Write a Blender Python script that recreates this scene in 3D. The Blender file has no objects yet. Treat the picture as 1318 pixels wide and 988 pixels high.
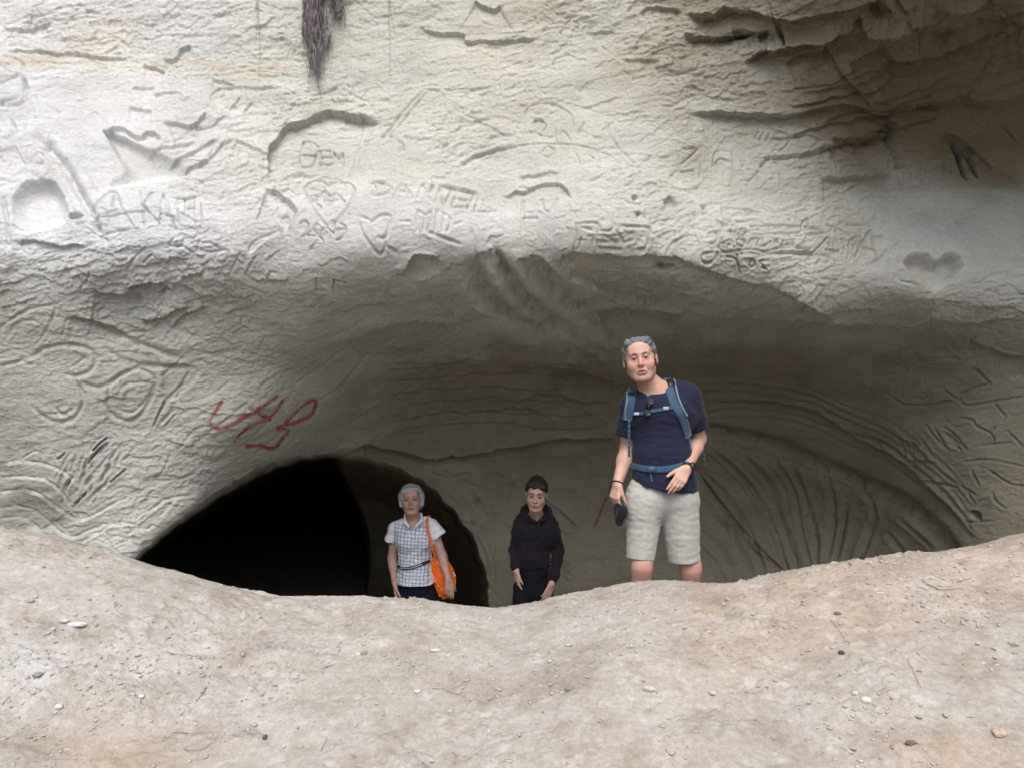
import bpy, math, random, time
import numpy as np
from mathutils import Vector, Matrix
T0 = time.time()
scene = bpy.context.scene
COL = scene.collection
R = math.radians

# ------------------------------------------------------------------ camera, sky, sun, exposure
EYE = 1.6; FOC = 996.0; CX, CY = 659.0, 494.0
cam_d = bpy.data.cameras.new('camera'); cam = bpy.data.objects.new('camera', cam_d); COL.objects.link(cam)
cam.location = (0, 0, EYE); cam.rotation_euler = (R(90), 0, 0)
cam_d.sensor_fit = 'HORIZONTAL'; cam_d.sensor_width = 36.0; cam_d.lens = 36.0 * FOC / 1318.0
cam_d.clip_start = 0.05; cam_d.clip_end = 2000
scene.camera = cam
SUN_EL, SUN_AZ = 57.0, 178.0          # azimuth clockwise from +Y (north): behind the viewer, to the left
w = bpy.data.worlds.new('World'); scene.world = w; w.use_nodes = True
nt = w.node_tree; bg = nt.nodes['Background']
sky = nt.nodes.new('ShaderNodeTexSky'); sky.sky_type = 'NISHITA'; sky.sun_disc = False
sky.sun_elevation = R(SUN_EL); sky.sun_rotation = R(SUN_AZ); sky.dust_density = 4.0; sky.air_density = 1.0; sky.ozone_density = 1.0
hs = nt.nodes.new('ShaderNodeHueSaturation'); hs.inputs['Saturation'].default_value = 0.75
nt.links.new(sky.outputs[0], hs.inputs['Color']); nt.links.new(hs.outputs[0], bg.inputs['Color'])
bg.inputs['Strength'].default_value = 0.15
sd = bpy.data.lights.new('sun', 'SUN'); sun = bpy.data.objects.new('sun', sd); COL.objects.link(sun)
sd.energy = 1.5; sd.angle = R(46); sd.color = (1.0, 0.985, 0.975)
az, el = R(SUN_AZ), R(SUN_EL)
sdir = Vector((math.sin(az) * math.cos(el), math.cos(az) * math.cos(el), math.sin(el)))
sun.rotation_euler = sdir.to_track_quat('Z', 'Y').to_euler()
scene.view_settings.view_transform = 'Standard'; scene.view_settings.look = 'None'
scene.view_settings.exposure = 0.72; scene.view_settings.gamma = 1.0
try:
    scene.cycles.max_bounces = 8; scene.cycles.diffuse_bounces = 5; scene.cycles.use_denoising = True
    scene.cycles.transparent_max_bounces = 8
except Exception: pass

# ------------------------------------------------------------------ numpy noise
_rng = np.random.RandomState(11)
_perm = _rng.permutation(256).astype(np.int32); _perm = np.concatenate([_perm, _perm, _perm])
_g = _rng.normal(size=(256, 3)); _g /= np.linalg.norm(_g, axis=1)[:, None]; _g = _g.astype(np.float32)
def noise3(x, y, z, seed=0):
    x = np.asarray(x, np.float32) + seed * 17.31; y = np.asarray(y, np.float32) - seed * 9.7; z = np.asarray(z, np.float32) + seed * 5.3
    xi = np.floor(x).astype(np.int32); yi = np.floor(y).astype(np.int32); zi = np.floor(z).astype(np.int32)
    xf = x - xi; yf = y - yi; zf = z - zi; xi &= 255; yi &= 255; zi &= 255
    f = lambda t: t * t * t * (t * (t * 6 - 15) + 10)
    u, v, s = f(xf), f(yf), f(zf)
    out = 0
    for i in (0, 1):
        A = _perm[xi + i]; wu = u if i else 1 - u
        for j in (0, 1):
            B = _perm[A + yi + j]; wv = v if j else 1 - v
            for k in (0, 1):
                g = _g[_perm[B + zi + k]]
                out = out + wu * wv * (s if k else 1 - s) * (g[..., 0] * (xf - i) + g[..., 1] * (yf - j) + g[..., 2] * (zf - k))
    return out * 1.6
def fbm(x, y, z, o=4, seed=0, g=0.5):
    a = 1.0; s = 0; f = 1.0
    for i in range(o):
        s = s + a * noise3(x * f, y * f, z * f, seed + i); a *= g; f *= 2.03
    return s
def sstep(a, b, x):
    t = np.clip((x - a) / (b - a), 0, 1); return t * t * (3 - 2 * t)

# ------------------------------------------------------------------ object helpers
def wloc(o):
    v = Vector((0, 0, 0))
    while o is not None: v += o.location; o = o.parent
    return v
def tag(o, label=None, cat=None, group=None, kind=None):
    if label: o['label'] = label
    if cat: o['category'] = cat
    if group: o['group'] = group
    if kind: o['kind'] = kind
    return o
def empty(name, loc, label=None, cat=None, group=None):
    o = bpy.data.objects.new(name, None); COL.objects.link(o); o.location = loc; o.empty_display_size = 0.1
    return tag(o, label, cat, group)
def mesh_np(name, V, F, mat=None, parent=None, origin=None, smooth=True, attrs=None):
    """V (n,3) world positions, F (m,4) or (m,3) faces or list of tuples. origin: world origin of the new object."""
    V = np.asarray(V, np.float32)
    base = wloc(parent) if parent else Vector((0, 0, 0))
    org = Vector(origin) if origin is not None else base
    me = bpy.data.meshes.new(name)
    Vl = V - np.array(org, np.float32)
    if isinstance(F, np.ndarray):
        n = F.shape[1]; m = len(F)
        me.vertices.add(len(Vl)); me.vertices.foreach_set('co', Vl.ravel())
        me.loops.add(m * n); me.loops.foreach_set('vertex_index', F.astype(np.int32).ravel())
        me.polygons.add(m); me.polygons.foreach_set('loop_start', np.arange(0, m * n, n, dtype=np.int32))
        me.update(calc_edges=True)
    else:
        me.from_pydata([tuple(map(float, v)) for v in Vl], [], [tuple(map(int, f)) for f in F])
    if smooth: me.polygons.foreach_set('use_smooth', np.ones(len(me.polygons), bool))
    for k, a in (attrs or {}).items():
        if a.ndim == 2:
            at = me.attributes.new(k, 'FLOAT_COLOR', 'POINT')
            c = np.ones((len(Vl), 4), np.float32); c[:, :3] = a; at.data.foreach_set('color', c.ravel())
        else:
            at = me.attributes.new(k, 'FLOAT', 'POINT'); at.data.foreach_set('value', a.astype(np.float32).ravel())
    me.update()
    if mat: me.materials.append(mat)
    o = bpy.data.objects.new(name, me); COL.objects.link(o)
    if parent: o.parent = parent
    o.location = org - base
    return o
def tube(path, rad, n=6):
    """closed tapered tube through path; returns V, F(list)"""
    P = [Vector(p) for p in path]; V = []; F = []
    m = len(P); rr = rad if hasattr(rad, '__len__') else [rad] * m
    prev = None
    for i, p in enumerate(P):
        d = (P[min(i + 1, m - 1)] - P[max(i - 1, 0)])
        if d.length < 1e-9: d = Vector((0, 0, 1))
        d.normalize()
        a = prev if prev is not None else (Vector((0, 1, 0)) if abs(d.y) < .9 else Vector((1, 0, 0)))
        a = (a - d * a.dot(d)).normalized(); b = d.cross(a); prev = a
        for k in range(n):
            t = 2 * math.pi * k / n; V.append(p + (a * math.cos(t) + b * math.sin(t)) * rr[i])
    for i in range(m - 1):
        for k in range(n):
            F.append((i * n + k, i * n + (k + 1) % n, (i + 1) * n + (k + 1) % n, (i + 1) * n + k))
    F.append(tuple(range(n))[::-1]); F.append(tuple(range((m - 1) * n, m * n)))
    return [tuple(v) for v in V], F
def merge(parts):
    V = []; F = []
    for v, f in parts:
        o = len(V); V += list(v); F += [tuple(i + o for i in q) for q in f]
    return V, F
def at(px, py, Y):
    return np.array([(px - CX) / FOC * Y, Y, EYE - (py - CY) / FOC * Y])
def spline(pts, n=8):
    """Catmull-Rom through pts (any dimension)"""
    P = np.array(pts, float); P = np.vstack([2 * P[0] - P[1], P, 2 * P[-1] - P[-2]]); out = []
    for i in range(1, len(P) - 2):
        for k in range(n):
            t = k / n
            out.append(.5 * (2 * P[i] + (P[i + 1] - P[i - 1]) * t + (2 * P[i - 1] - 5 * P[i] + 4 * P[i + 1] - P[i + 2]) * t * t + (3 * P[i] - P[i - 1] - 3 * P[i + 1] + P[i + 2]) * t ** 3))
    out.append(P[-2]); return np.array(out)

# ------------------------------------------------------------------ materials
def new_mat(name, rough=0.9, spec=0.3):
    m = bpy.data.materials.new(name); m.use_nodes = True
    b = m.node_tree.nodes['Principled BSDF']; b.inputs['Roughness'].default_value = rough
    b.inputs['Specular IOR Level'].default_value = spec
    return m, m.node_tree.nodes, m.node_tree.links, b
def nd(ns, t, **kw):
    n = ns.new(t)
    for k, v in kw.items(): setattr(n, k, v)
    return n
def noise_node(ns, ls, scale, detail=4, rough=.5, stretch=None, vec='Object', dist=0.0):
    tc = nd(ns, 'ShaderNodeTexCoord'); n = nd(ns, 'ShaderNodeTexNoise')
    n.inputs['Scale'].default_value = scale; n.inputs['Detail'].default_value = detail; n.inputs['Roughness'].default_value = rough
    n.inputs['Distortion'].default_value = dist
    if stretch:
        mp = nd(ns, 'ShaderNodeMapping'); mp.inputs['Scale'].default_value = stretch
        ls.new(tc.outputs[vec], mp.inputs[0]); ls.new(mp.outputs[0], n.inputs['Vector'])
    else: ls.new(tc.outputs[vec], n.inputs['Vector'])
    return n
def ramp(ns, ls, src, stops):
    r = nd(ns, 'ShaderNodeValToRGB'); e = r.color_ramp.elements
    while len(e) < len(stops): e.new(0.5)
    for i, (p, c) in enumerate(stops):
        e[i].position = p; e[i].color = (*c, 1) if len(c) == 3 else c
    ls.new(src, r.inputs[0]); return r
def mix(ns, ls, a, b, fac, mode='MIX'):
    m = nd(ns, 'ShaderNodeMix', data_type='RGBA', blend_type=mode)
    for sock, v in ((m.inputs[0], fac), (m.inputs[6], a), (m.inputs[7], b)):
        if isinstance(v, (int, float)): sock.default_value = v
        elif isinstance(v, tuple): sock.default_value = (*v, 1)
        else: ls.new(v, sock)
    return m.outputs[2]
def bump(ns, ls, h, strength, dist, prev=None):
    b = nd(ns, 'ShaderNodeBump'); b.inputs['Strength'].default_value = strength; b.inputs['Distance'].default_value = dist
    ls.new(h, b.inputs['Height'])
    if prev is not None: ls.new(prev, b.inputs['Normal'])
    return b.outputs[0]

def mat_rock():
    m, ns, ls, b = new_mat('sandstone', .95, .15)
    col = nd(ns, 'ShaderNodeAttribute', attribute_name='tint')
    n1 = noise_node(ns, ls, 3.0, 6, .6, (1, 1, 2.2)); n2 = noise_node(ns, ls, 45, 5, .65, (1, 1, 1.8)); n3 = noise_node(ns, ls, 320, 3, .6)
    r1 = ramp(ns, ls, n1.outputs[0], [(.32, (.88, .875, .86)), (.68, (1.10, 1.10, 1.09))])
    r2 = ramp(ns, ls, n2.outputs[0], [(.3, (.88, .875, .86)), (.7, (1.1, 1.1, 1.1))])
    r3 = ramp(ns, ls, n3.outputs[0], [(.3, (.88, .88, .87)), (.7, (1.1, 1.1, 1.1))])
    c = mix(ns, ls, col.outputs['Color'], r1.outputs[0], 1.0, 'MULTIPLY'); c = mix(ns, ls, c, r2.outputs[0], 1.0, 'MULTIPLY'); c = mix(ns, ls, c, r3.outputs[0], 1.0, 'MULTIPLY')
    ls.new(c, b.inputs['Base Color'])
    f1 = noise_node(ns, ls, 60, 8, .7, (1, 1, 2.4), dist=.6); f2 = noise_node(ns, ls, 260, 5, .7, (1, 1, 1.5))
    v = nd(ns, 'ShaderNodeTexVoronoi', feature='F1'); v.inputs['Scale'].default_value = 70
    tc = nd(ns, 'ShaderNodeTexCoord'); mp = nd(ns, 'ShaderNodeMapping'); mp.inputs['Scale'].default_value = (.8, .8, 2.2)
    mx = nd(ns, 'ShaderNodeMixRGB'); mx.inputs[0].default_value = .04; ls.new(tc.outputs['Object'], mx.inputs[1]); ls.new(f1.outputs['Color'], mx.inputs[2])
    ls.new(mx.outputs[0], mp.inputs[0]); ls.new(mp.outputs[0], v.inputs['Vector'])
    p = bump(ns, ls, v.outputs['Distance'], .30, .006)
    p = bump(ns, ls, f1.outputs[0], .85, .012, p); p = bump(ns, ls, f2.outputs[0], .7, .0035, p)
    ls.new(p, b.inputs['Normal'])
    return m
def mat_sand():
    m, ns, ls, b = new_mat('sand', .97, .1)
    tn = nd(ns, 'ShaderNodeAttribute', attribute_name='tint')
    n1 = noise_node(ns, ls, 5, 8, .7); n2 = noise_node(ns, ls, 60, 6, .7); n3 = noise_node(ns, ls, 420, 3, .6)
    r1 = ramp(ns, ls, n1.outputs[0], [(.33, (.86, .83, .80)), (.66, (1.12, 1.13, 1.14))])
    r2 = ramp(ns, ls, n2.outputs[0], [(.32, (.82, .81, .79)), (.66, (1.10, 1.10, 1.11))])
    r3 = ramp(ns, ls, n3.outputs[0], [(.3, (.78, .77, .76)), (.7, (1.15, 1.15, 1.15))])
    c = mix(ns, ls, tn.outputs['Color'], r1.outputs[0], 1.0, 'MULTIPLY'); c = mix(ns, ls, c, r2.outputs[0], 1.0, 'MULTIPLY'); c = mix(ns, ls, c, r3.outputs[0], 1.0, 'MULTIPLY')
    ls.new(c, b.inputs['Base Color'])
    p = bump(ns, ls, n2.outputs[0], .5, .010); p = bump(ns, ls, n3.outputs[0], .6, .003, p)
    ls.new(p, b.inputs['Normal'])
    return m
def mat_flat(name, col, rough=.8, var=.15, scale=60, bumpd=.0, spec=.3, stretch=None, attr=None):
    m, ns, ls, b = new_mat(name, rough, spec)
    n = noise_node(ns, ls, scale, 5, .6, stretch)
    r = ramp(ns, ls, n.outputs[0], [(.3, (1 - var,) * 3), (.7, (1 + var,) * 3)])
    src = col
    if attr: src = nd(ns, 'ShaderNodeAttribute', attribute_name=attr).outputs['Color']
    c = mix(ns, ls, src, r.outputs[0], 1.0, 'MULTIPLY'); ls.new(c, b.inputs['Base Color'])
    if bumpd: ls.new(bump(ns, ls, n.outputs[0], .5, bumpd), b.inputs['Normal'])
    return m
M_ROCK = mat_rock(); M_SAND = mat_sand()
# ------------------------------------------------------------------ the cliff: one sheet with the shallow cave and the tunnel
ctrl = np.array([
 (-100,-60,4.6),(200,-60,4.72),(450,-60,4.85),(700,-60,4.8),(900,-60,4.6),(1050,-60,4.15),(1200,-60,3.65),(1400,-60,3.2),
 (-100,100,4.35),(150,100,4.5),(400,100,4.72),(650,100,4.72),(900,100,4.66),(1100,80,4.42),(1250,60,4.2),(1400,80,4.0),
 (1150,165,4.7),(1300,150,4.62),(1400,160,4.5),(950,170,4.68),
 (-100,250,4.0),(80,250,4.07),(250,250,4.2),(400,250,4.46),(650,250,4.5),(900,250,4.54),(1150,250,4.68),(1318,250,4.66),(1450,250,4.6),
 (0,320,3.93),(150,320,4.0),(300,320,4.16),(450,320,4.3),(600,320,4.34),(750,320,4.36),(900,335,4.40),(1100,330,4.5),(1318,330,4.52),(1450,330,4.5),
 (0,400,4.06),(150,400,4.20),(300,400,4.42),(400,400,4.58),(500,400,4.75),(600,400,4.88),(750,400,4.98),(900,390,4.72),(1050,402,4.52),(1200,415,4.54),(1318,410,4.55),
 (1050,445,5.1),(1200,445,5.0),(1318,455,4.85),(900,430,5.25),
 (50,480,4.17),(150,480,4.28),(300,480,4.6),(400,480,5.0),(500,480,5.4),(650,480,5.8),(800,480,6.0),(950,480,5.95),(1100,480,5.6),(1250,485,5.1),(1400,480,4.85),
 (50,550,4.25),(200,550,4.42),(300,550,4.62),(400,545,5.2),(500,550,5.95),(600,550,6.35),(700,550,6.55),(850,550,6.65),(950,550,6.55),(1050,560,6.2),(1150,550,5.65),(1250,550,5.2),(1400,550,4.9),
 (50,620,4.28),(150,620,4.38),(250,620,4.6),(650,620,6.8),(750,620,6.95),(900,620,7.0),(1000,625,6.85),(1100,625,6.3),(1200,620,5.5),(1318,620,5.05),
 (0,700,4.28),(100,700,4.33),(180,700,4.42),(640,700,6.65),(750,700,6.9),(900,700,6.9),(1050,700,6.6),(1150,700,6.0),(1250,690,5.25),(1400,700,4.85),
 (620,790,6.6),(750,790,6.8),(900,790,6.8),(1000,790,6.6),(1200,790,5.5),(1400,790,4.8),(0,790,4.2),(130,790,4.3),
 (250,650,4.6),(330,610,5.05),(430,587,5.75),(500,597,6.25),(560,620,6.5),(600,680,6.6),
 (-500,300,3.5),(-500,-400,4.6),(-500,800,3.9),(1900,300,3.9),(1900,-300,2.7),(1900,800,3.9),(1300,-400,3.0),(1500,-250,2.9),(1050,-300,3.8),(800,-500,4.5),(400,-500,4.9),(100,-450,4.7)], float)
def tps_fit(P):
    X = P[:, :2] / 500.0; d = np.linalg.norm(X[:, None] - X[None], axis=2); K = np.where(d > 0, d * d * np.log(d + 1e-12), 0)
    n = len(P); K += np.eye(n) * 2e-3
    A = np.zeros((n + 3, n + 3)); A[:n, :n] = K; A[:n, n] = 1; A[:n, n + 1:] = X; A[n, :n] = 1; A[n + 1:, :n] = X.T
    return X, np.linalg.solve(A, np.concatenate([P[:, 2], [0, 0, 0]]))
def tps_eval(X, wt, px, py):
    out = np.empty(len(px), np.float64); n = len(X)
    for s in range(0, len(px), 60000):
        q = np.stack([px[s:s + 60000], py[s:s + 60000]], 1) / 500.0
        d2 = (q[:, :1] - X[None, :, 0]) ** 2 + (q[:, 1:] - X[None, :, 1]) ** 2
        out[s:s + 60000] = (.5 * d2 * np.log(d2 + 1e-12)) @ wt[:n] + wt[n] + q @ wt[n + 1:]
    return out
def spread(lo, hi, step, outs_lo, outs_hi):
    c = np.arange(lo, hi + step * .5, step)
    return np.concatenate([outs_lo, c, outs_hi])
def grow(start, end, first, k=1.25):
    a = []; s = first; p = start
    sg = 1 if end > start else -1
    while (end - p) * sg > 0: p += s * sg; a.append(p); s *= k
    return np.array(a)
STEP = 1.38
ux = np.concatenate([grow(-90, -9000, 2)[::-1], np.arange(-90, 1410, STEP), grow(1410, 9000, 2)])
uy = np.concatenate([grow(-70, -5200, 2)[::-1], np.arange(-70, 800, STEP), grow(800, 1500, 4)])
GX, GY = np.meshgrid(ux, uy); SH = GX.shape
PX = GX.ravel(); PY = GY.ravel()
Xc, Wt = tps_fit(ctrl)
DY = tps_eval(Xc, Wt, np.clip(PX, -520, 1900), np.clip(PY, -520, 900))
DY = np.clip(DY, 1.7, 7.2)
print('tps', time.time() - T0)

# ---- distance helpers on the sheet (pixel-sized units, about 4.5 mm each)
PX2 = PX.reshape(SH); PY2 = PY.reshape(SH)
def window(pts, m):
    x0, y0 = pts.min(0) - m; x1, y1 = pts.max(0) + m
    i0, i1 = np.searchsorted(uy, [y0, y1]); j0, j1 = np.searchsorted(ux, [x0, x1])
    return slice(i0, i1), slice(j0, j1)
def seg_dist(pts, m):
    """unsigned distance, signed side, and 0..1 run along the line, inside the window of a polyline"""
    sl = window(pts, m); x = PX2[sl]; y = PY2[sl]
    best = np.full(x.shape, 1e9); side = np.zeros(x.shape); run = np.zeros(x.shape)
    L = np.concatenate([[0], np.cumsum(np.linalg.norm(np.diff(pts, axis=0), axis=1))]); tot = max(L[-1], 1e-6)
    for i in range(len(pts) - 1):
        a = pts[i]; d = pts[i + 1] - a; l2 = d @ d + 1e-9
        t = ((x - a[0]) * d[0] + (y - a[1]) * d[1]) / l2; tc = np.clip(t, 0, 1)
        ex = x - a[0] - tc * d[0]; ey = y - a[1] - tc * d[1]; dd = np.hypot(ex, ey)
        cr = d[0] * (y - a[1]) - d[1] * (x - a[0])
        u = dd < best; best = np.where(u, dd, best); side = np.where(u, np.sign(cr), side); run = np.where(u, (L[i] + tc * math.sqrt(l2)) / tot, run)
    return sl, best, side, run
def inside_poly(pts, x, y):
    c = np.zeros(x.shape, bool); n = len(pts)
    for i in range(n):
        (x1, y1), (x2, y2) = pts[i], pts[(i + 1) % n]
        c ^= ((y1 > y) != (y2 > y)) & (x < (x2 - x1) * (y - y1) / (y2 - y1 + 1e-12) + x1)
    return c
H = np.zeros(SH)              # relief along the outward normal, metres
SMOOTH = np.zeros(SH)         # where the rock is rubbed smooth
def C(ox, oy, sc, *pts): return np.array([(ox + a / sc, oy + b / sc) for a, b in pts], float)
wobx = noise3(PX2 / 14, PY2 / 14, 0 * PX2, 71) * 1.6 + noise3(PX2 / 5, PY2 / 5, 0 * PX2, 72) * .7
woby = noise3(PX2 / 14, PY2 / 14, 0 * PX2, 73) * 1.6 + noise3(PX2 / 5, PY2 / 5, 0 * PX2, 74) * .7
def groove(pts, wd=2.2, dep=.008, lip=.25, curve=True, taper=True):
    global H, SMOOTH
    if curve and len(pts) > 2: pts = spline(pts, 5)
    if wd > 1.5: wd = 1.5 + (wd - 1.5) * .66; dep *= .85
    else: dep *= 2.0; wd = 1.25
    lip = lip * .6
    m = wd * 4 + 4
    sl, d, s, r = seg_dist(pts, m)
    d = np.abs(d + .35 * wobx[sl])
    k = np.exp(-(d / wd) ** 2)
    t = np.minimum(1, np.minimum(r, 1 - r) * 8 + .35) if taper else 1
    t = t * (0.8 + .35 * wobx[sl] * .5)
    H[sl] += 1.1 * (-dep * k * t * (.75 + .5 * sstep(-1, 1, woby[sl])) + dep * lip * np.exp(-((d - wd * 2) / wd) ** 2) * t)
    SMOOTH[sl] = np.maximum(SMOOTH[sl], .45 * np.exp(-(d / (wd * 2 + 3)) ** 2))
def ledge(pts, dep=.03, fall=40, wd=1.5, side=1, curve=True, up=0.3):
    """a broken edge: the rock on one side steps back by dep and comes forward again over `fall`"""
    global H
    if curve and len(pts) > 2: pts = spline(pts, 4)
    pts = pts + np.stack([np.interp(pts[:, 0] * 1.3 + pts[:, 1], np.arange(-3000, 4000, 7), np.random.RandomState(5).normal(0, 1.3, 1000))] * 2, 1)
    sl, d, s, r = seg_dist(pts, fall * 3)
    sgn = d * s * side + woby[sl] * .8
    e = np.minimum(r, 1 - r); tp = sstep(0, .12, e) * (np.where((r <= 0) | (r >= 1), 0, 1) * .0 + 1)
    down = np.where(sgn > 0, np.exp(-np.maximum(sgn, 0) / fall), 0) * sstep(-wd, wd, sgn)
    upp = np.where(sgn <= 0, np.exp(np.minimum(sgn, 0) / (fall * .35)), 0)
    H[sl] += .8 * (-dep * down + dep * up * upp) * tp
def dent(pts, dep=.04, edge=6, bottom=None, bottom_soft=0, rub=True, curve=True, slope=0.0):
    """a hollow with an outline; edge = width of its wall"""
    global H
    if curve: pts = spline(np.vstack([pts, pts[:1]]), 5)
    sl, d, s, r = seg_dist(pts, 12); x = PX2[sl]; y = PY2[sl]
    ins = inside_poly(pts, x, y); sd = np.where(ins, d, -d) + wobx[sl] * .5
    y0, y1 = pts[:, 1].min(), pts[:, 1].max()
    e = edge + bottom_soft * sstep(y0, y1, y)
    k = np.clip(sd / e, 0, 1); k = 1 - (1 - k) ** 2.2
    H[sl] -= dep * k * (1 - slope * np.clip((y - y0) / (y1 - y0), 0, 1))
    if rub: SMOOTH[sl] = np.maximum(SMOOTH[sl], sstep(-1, 4, sd))
def blob(cx, cy, rx, ry, ang=0):
    c, s = math.cos(R(ang)), math.sin(R(ang)); x = PX2 - cx; y = PY2 - cy
    return np.exp(-(((x * c + y * s) / rx) ** 2 + ((-x * s + y * c) / ry) ** 2))

exec_carvings = True
# rubbed areas
for a in ((55,265,75,80),(200,270,120,45),(120,500,140,70),(300,540,110,60),(60,380,50,30),(150,150,60,25),(1200,345,60,35),(430,200,70,40),(1250,250,80,120),(720,650,70,110),(700,450,100,40,20),(690,370,70,45,35),(700,375,75,40,35)):
    SMOOTH = np.maximum(SMOOTH, .75 * blob(*a))
c3 = lambda *p: C(0, 0, 2.9955, *p)
c4 = lambda *p: C(440, 0, 2.9955, *p)
c5 = lambda *p: C(878, 0, 2.9955, *p)
c6 = lambda *p: C(0, 330, 2.4705, *p)
c7 = lambda *p: C(440, 300, 2.9955, *p)
c8 = lambda *p: C(878, 300, 2.148, *p)
q1 = lambda *p: C(380, 160, 4.7036, *p)
q2 = lambda *p: C(640, 220, 4.7036, *p)
q3 = lambda *p: C(880, 240, 4.7036, *p)
q4 = lambda *p: C(80, 220, 4.7036, *p)
q5 = lambda *p: C(1060, 480, 4.4922, *p)
# ---- big broken ledges
ledge(c3((1036,700),(1035,590),(1060,560),(1110,500),(1170,480),(1245,435),(1300,432),(1400,445),(1460,470)), .055, 55, side=1)
ledge(c3((0,90),(90,105),(170,75),(190,60)), .02, 20); ledge(c3((0,190),(100,188),(260,205),(380,215),(500,225)), .022, 25)
ledge(c3((120,25),(95,110)), .015, 14, side=-1); ledge(c3((190,70),(165,100),(160,135)), .015, 12)
ledge(c3((545,255),(590,262),(640,285)), .028, 14); ledge(c3((630,235),(680,230),(700,200),(740,180)), .026, 15)
ledge(c3((825,322),(905,330)), .02, 14); ledge(c3((800,390),(850,340),(980,345),(1080,340)), .014, 18)
ledge(c3((500,430),(595,445)), .02, 14); ledge(c3((640,500),(650,485),(740,490),(800,430)), .03, 24)
ledge(c3((740,490),(820,480),(880,440)), .02, 20); ledge(c3((640,640),(700,600),(800,560),(850,530)), .022, 20)
ledge(c3((410,520),(470,505),(530,540),(590,520),(640,560)), .03, 26)
ledge(c3((560,600),(660,570),(760,540)), .02, 16); ledge(c3((700,665),(780,620),(860,560),(905,540)), .022, 18, side=1)
ledge(c3((905,540),(1020,600)), .022, 20, side=1)
ledge(c3((1060,470),(1100,400),(1110,390)), .02, 16, side=-1); ledge(c3((935,440),(970,395)), .015, 12); ledge(c3((880,430),(920,400),(940,370)), .014, 12)
ledge(c3((1015,735),(1075,760),(1140,820),(1125,850),(1100,895)), .035, 30, side=1, up=.6)
ledge(c3((1100,895),(1000,940),(950,980)), .03, 30, side=1, up=.5)
ledge(c3((505,355),(560,350),(600,345)), .016, 14); ledge(c3((590,380),(640,370),(700,360)), .016, 14)
ledge(c3((60,560),(100,640)), .012, 12); ledge(c3((240,430),(180,555)), .016, 14)
ledge(c3((50,930),(130,925),(230,950),(330,950)), .03, 16)
ledge(c4((290,90),(350,120),(470,125),(490,150),(760,145)), .03, 26, up=.2); ledge(c4((770,10),(830,60),(900,90),(1000,190),(1090,260)), .03, 28, side=-1)
ledge(c4((680,675),(740,680),(840,668)), .02, 14); ledge(c4((1080,245),(1160,240),(1230,238)), .02, 16); ledge(c4((930,125),(1060,120)), .015, 10)
ledge(c4((0,435),(60,438),(110,450),(145,470)), .02, 25); ledge(c4((510,0),(560,25),(620,20)), .03, 18); ledge(c4((1140,50),(1200,30),(1317,50)), .03, 22)
ledge(c4((1100,200),(1190,180)), .01, 8); ledge(c4((450,635),(500,600),(580,575),(700,550)), .012, 14)
ledge(c4((620,760),(700,740),(800,712),(850,720),(885,770)), .03, 20); ledge(c4((340,680),(400,685)), .014, 10)
ledge(c4((1210,275),(1280,270)), .01, 9); ledge(c4((1120,400),(1180,395)), .01, 8)
_led = ledge
def ledge(pts, dep=.03, *a, **k): _led(pts, dep * 1.3, *a, **k)
rr_s = random.Random(41)
# ---- strata, top right
ledge(c5((0,60),(150,50),(180,38),(300,50),(400,75),(600,40),(700,10),(800,-20)), .07, 30, up=.5)
ledge(c5((0,135),(100,145),(200,140),(260,120),(330,118)), .05, 18)
ledge(c5((230,240),(300,205),(400,190),(410,180),(540,165),(650,120),(658,92),(700,80)), .08, 26, up=.5)
ledge(c5((390,240),(470,215),(560,200)), .04, 16); ledge(c5((650,140),(800,138),(960,122),(1100,95),(1240,40)), .09, 26, up=.5)
ledge(c5((640,252),(760,225),(870,205)), .05, 20); ledge(c5((770,275),(880,268),(950,230),(1080,190),(1200,150),(1317,105)), .10, 34, up=.6)
ledge(c5((860,80),(980,70),(1040,40),(1200,-10)), .08, 22, up=.6)
ledge(c5((0,435),(100,433),(300,440),(420,440),(600,408),(700,420),(760,445),(900,432),(1000,410),(1150,395),(1400,378)), .055, 34, up=.35)
ledge(c5((540,180),(580,240),(620,290),(700,370),(760,440)), .045, 28, side=1, up=.4)
ledge(c5((590,530),(680,540),(800,522),(820,525)), .04, 18); ledge(c5((820,455),(805,520),(800,545),(820,600),(822,650)), .045, 16, side=-1)
ledge(c5((530,690),(610,685),(700,675),(822,670)), .035, 20); ledge(c5((885,665),(955,668)), .012, 8); ledge(c5((930,785),(1010,790)), .016, 9)
ledge(c5((480,270),(560,265)), .016, 10); ledge(c5((910,330),(1060,300)), .014, 12); ledge(c5((350,485),(420,505),(500,515),(560,545)), .016, 14)
ledge(c5((1020,505),(1060,548),(1120,600),(1190,660),(1317,725),(1400,760)), .05, 18, side=1, up=.4)
ledge(c5((1060,828),(1110,835),(1165,822)), .02, 10)
for p in (c5((1060,555),(1072,600),(1085,640),(1100,680)), c5((1115,605),(1135,640),(1150,670))): groove(p, 3.5, .07, .1)
groove(c5((1235,480),(1285,540)), 1.6, .016); groove(c5((825,0),(840,30),(870,55)), 3, .04); groove(c5((1040,515),(1080,545),(1190,650)), 2.5, .035, .1)
dent(c5((190,115),(230,108),(270,125),(240,150),(200,145)), .05, 4, rub=False); dent(c5((280,140),(325,118),(325,150),(300,165)), .05, 4, rub=False)
dent(c5((700,30),(760,20),(810,40),(800,75),(740,80)), .08, 5, rub=False); dent(c5((790,262),(900,240),(1080,190),(1180,150),(1190,175),(1000,250),(860,285)), .08, 5, rub=False)
for p in (c5((540,570),(570,568)), c5((538,600),(570,598)), c5((536,625),(566,628)), c5((534,648),(570,650)), c5((280,530),(300,500)), c5((300,535),(322,500)), c5((325,540),(345,505))): groove(p, 1.4, .008)
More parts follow.
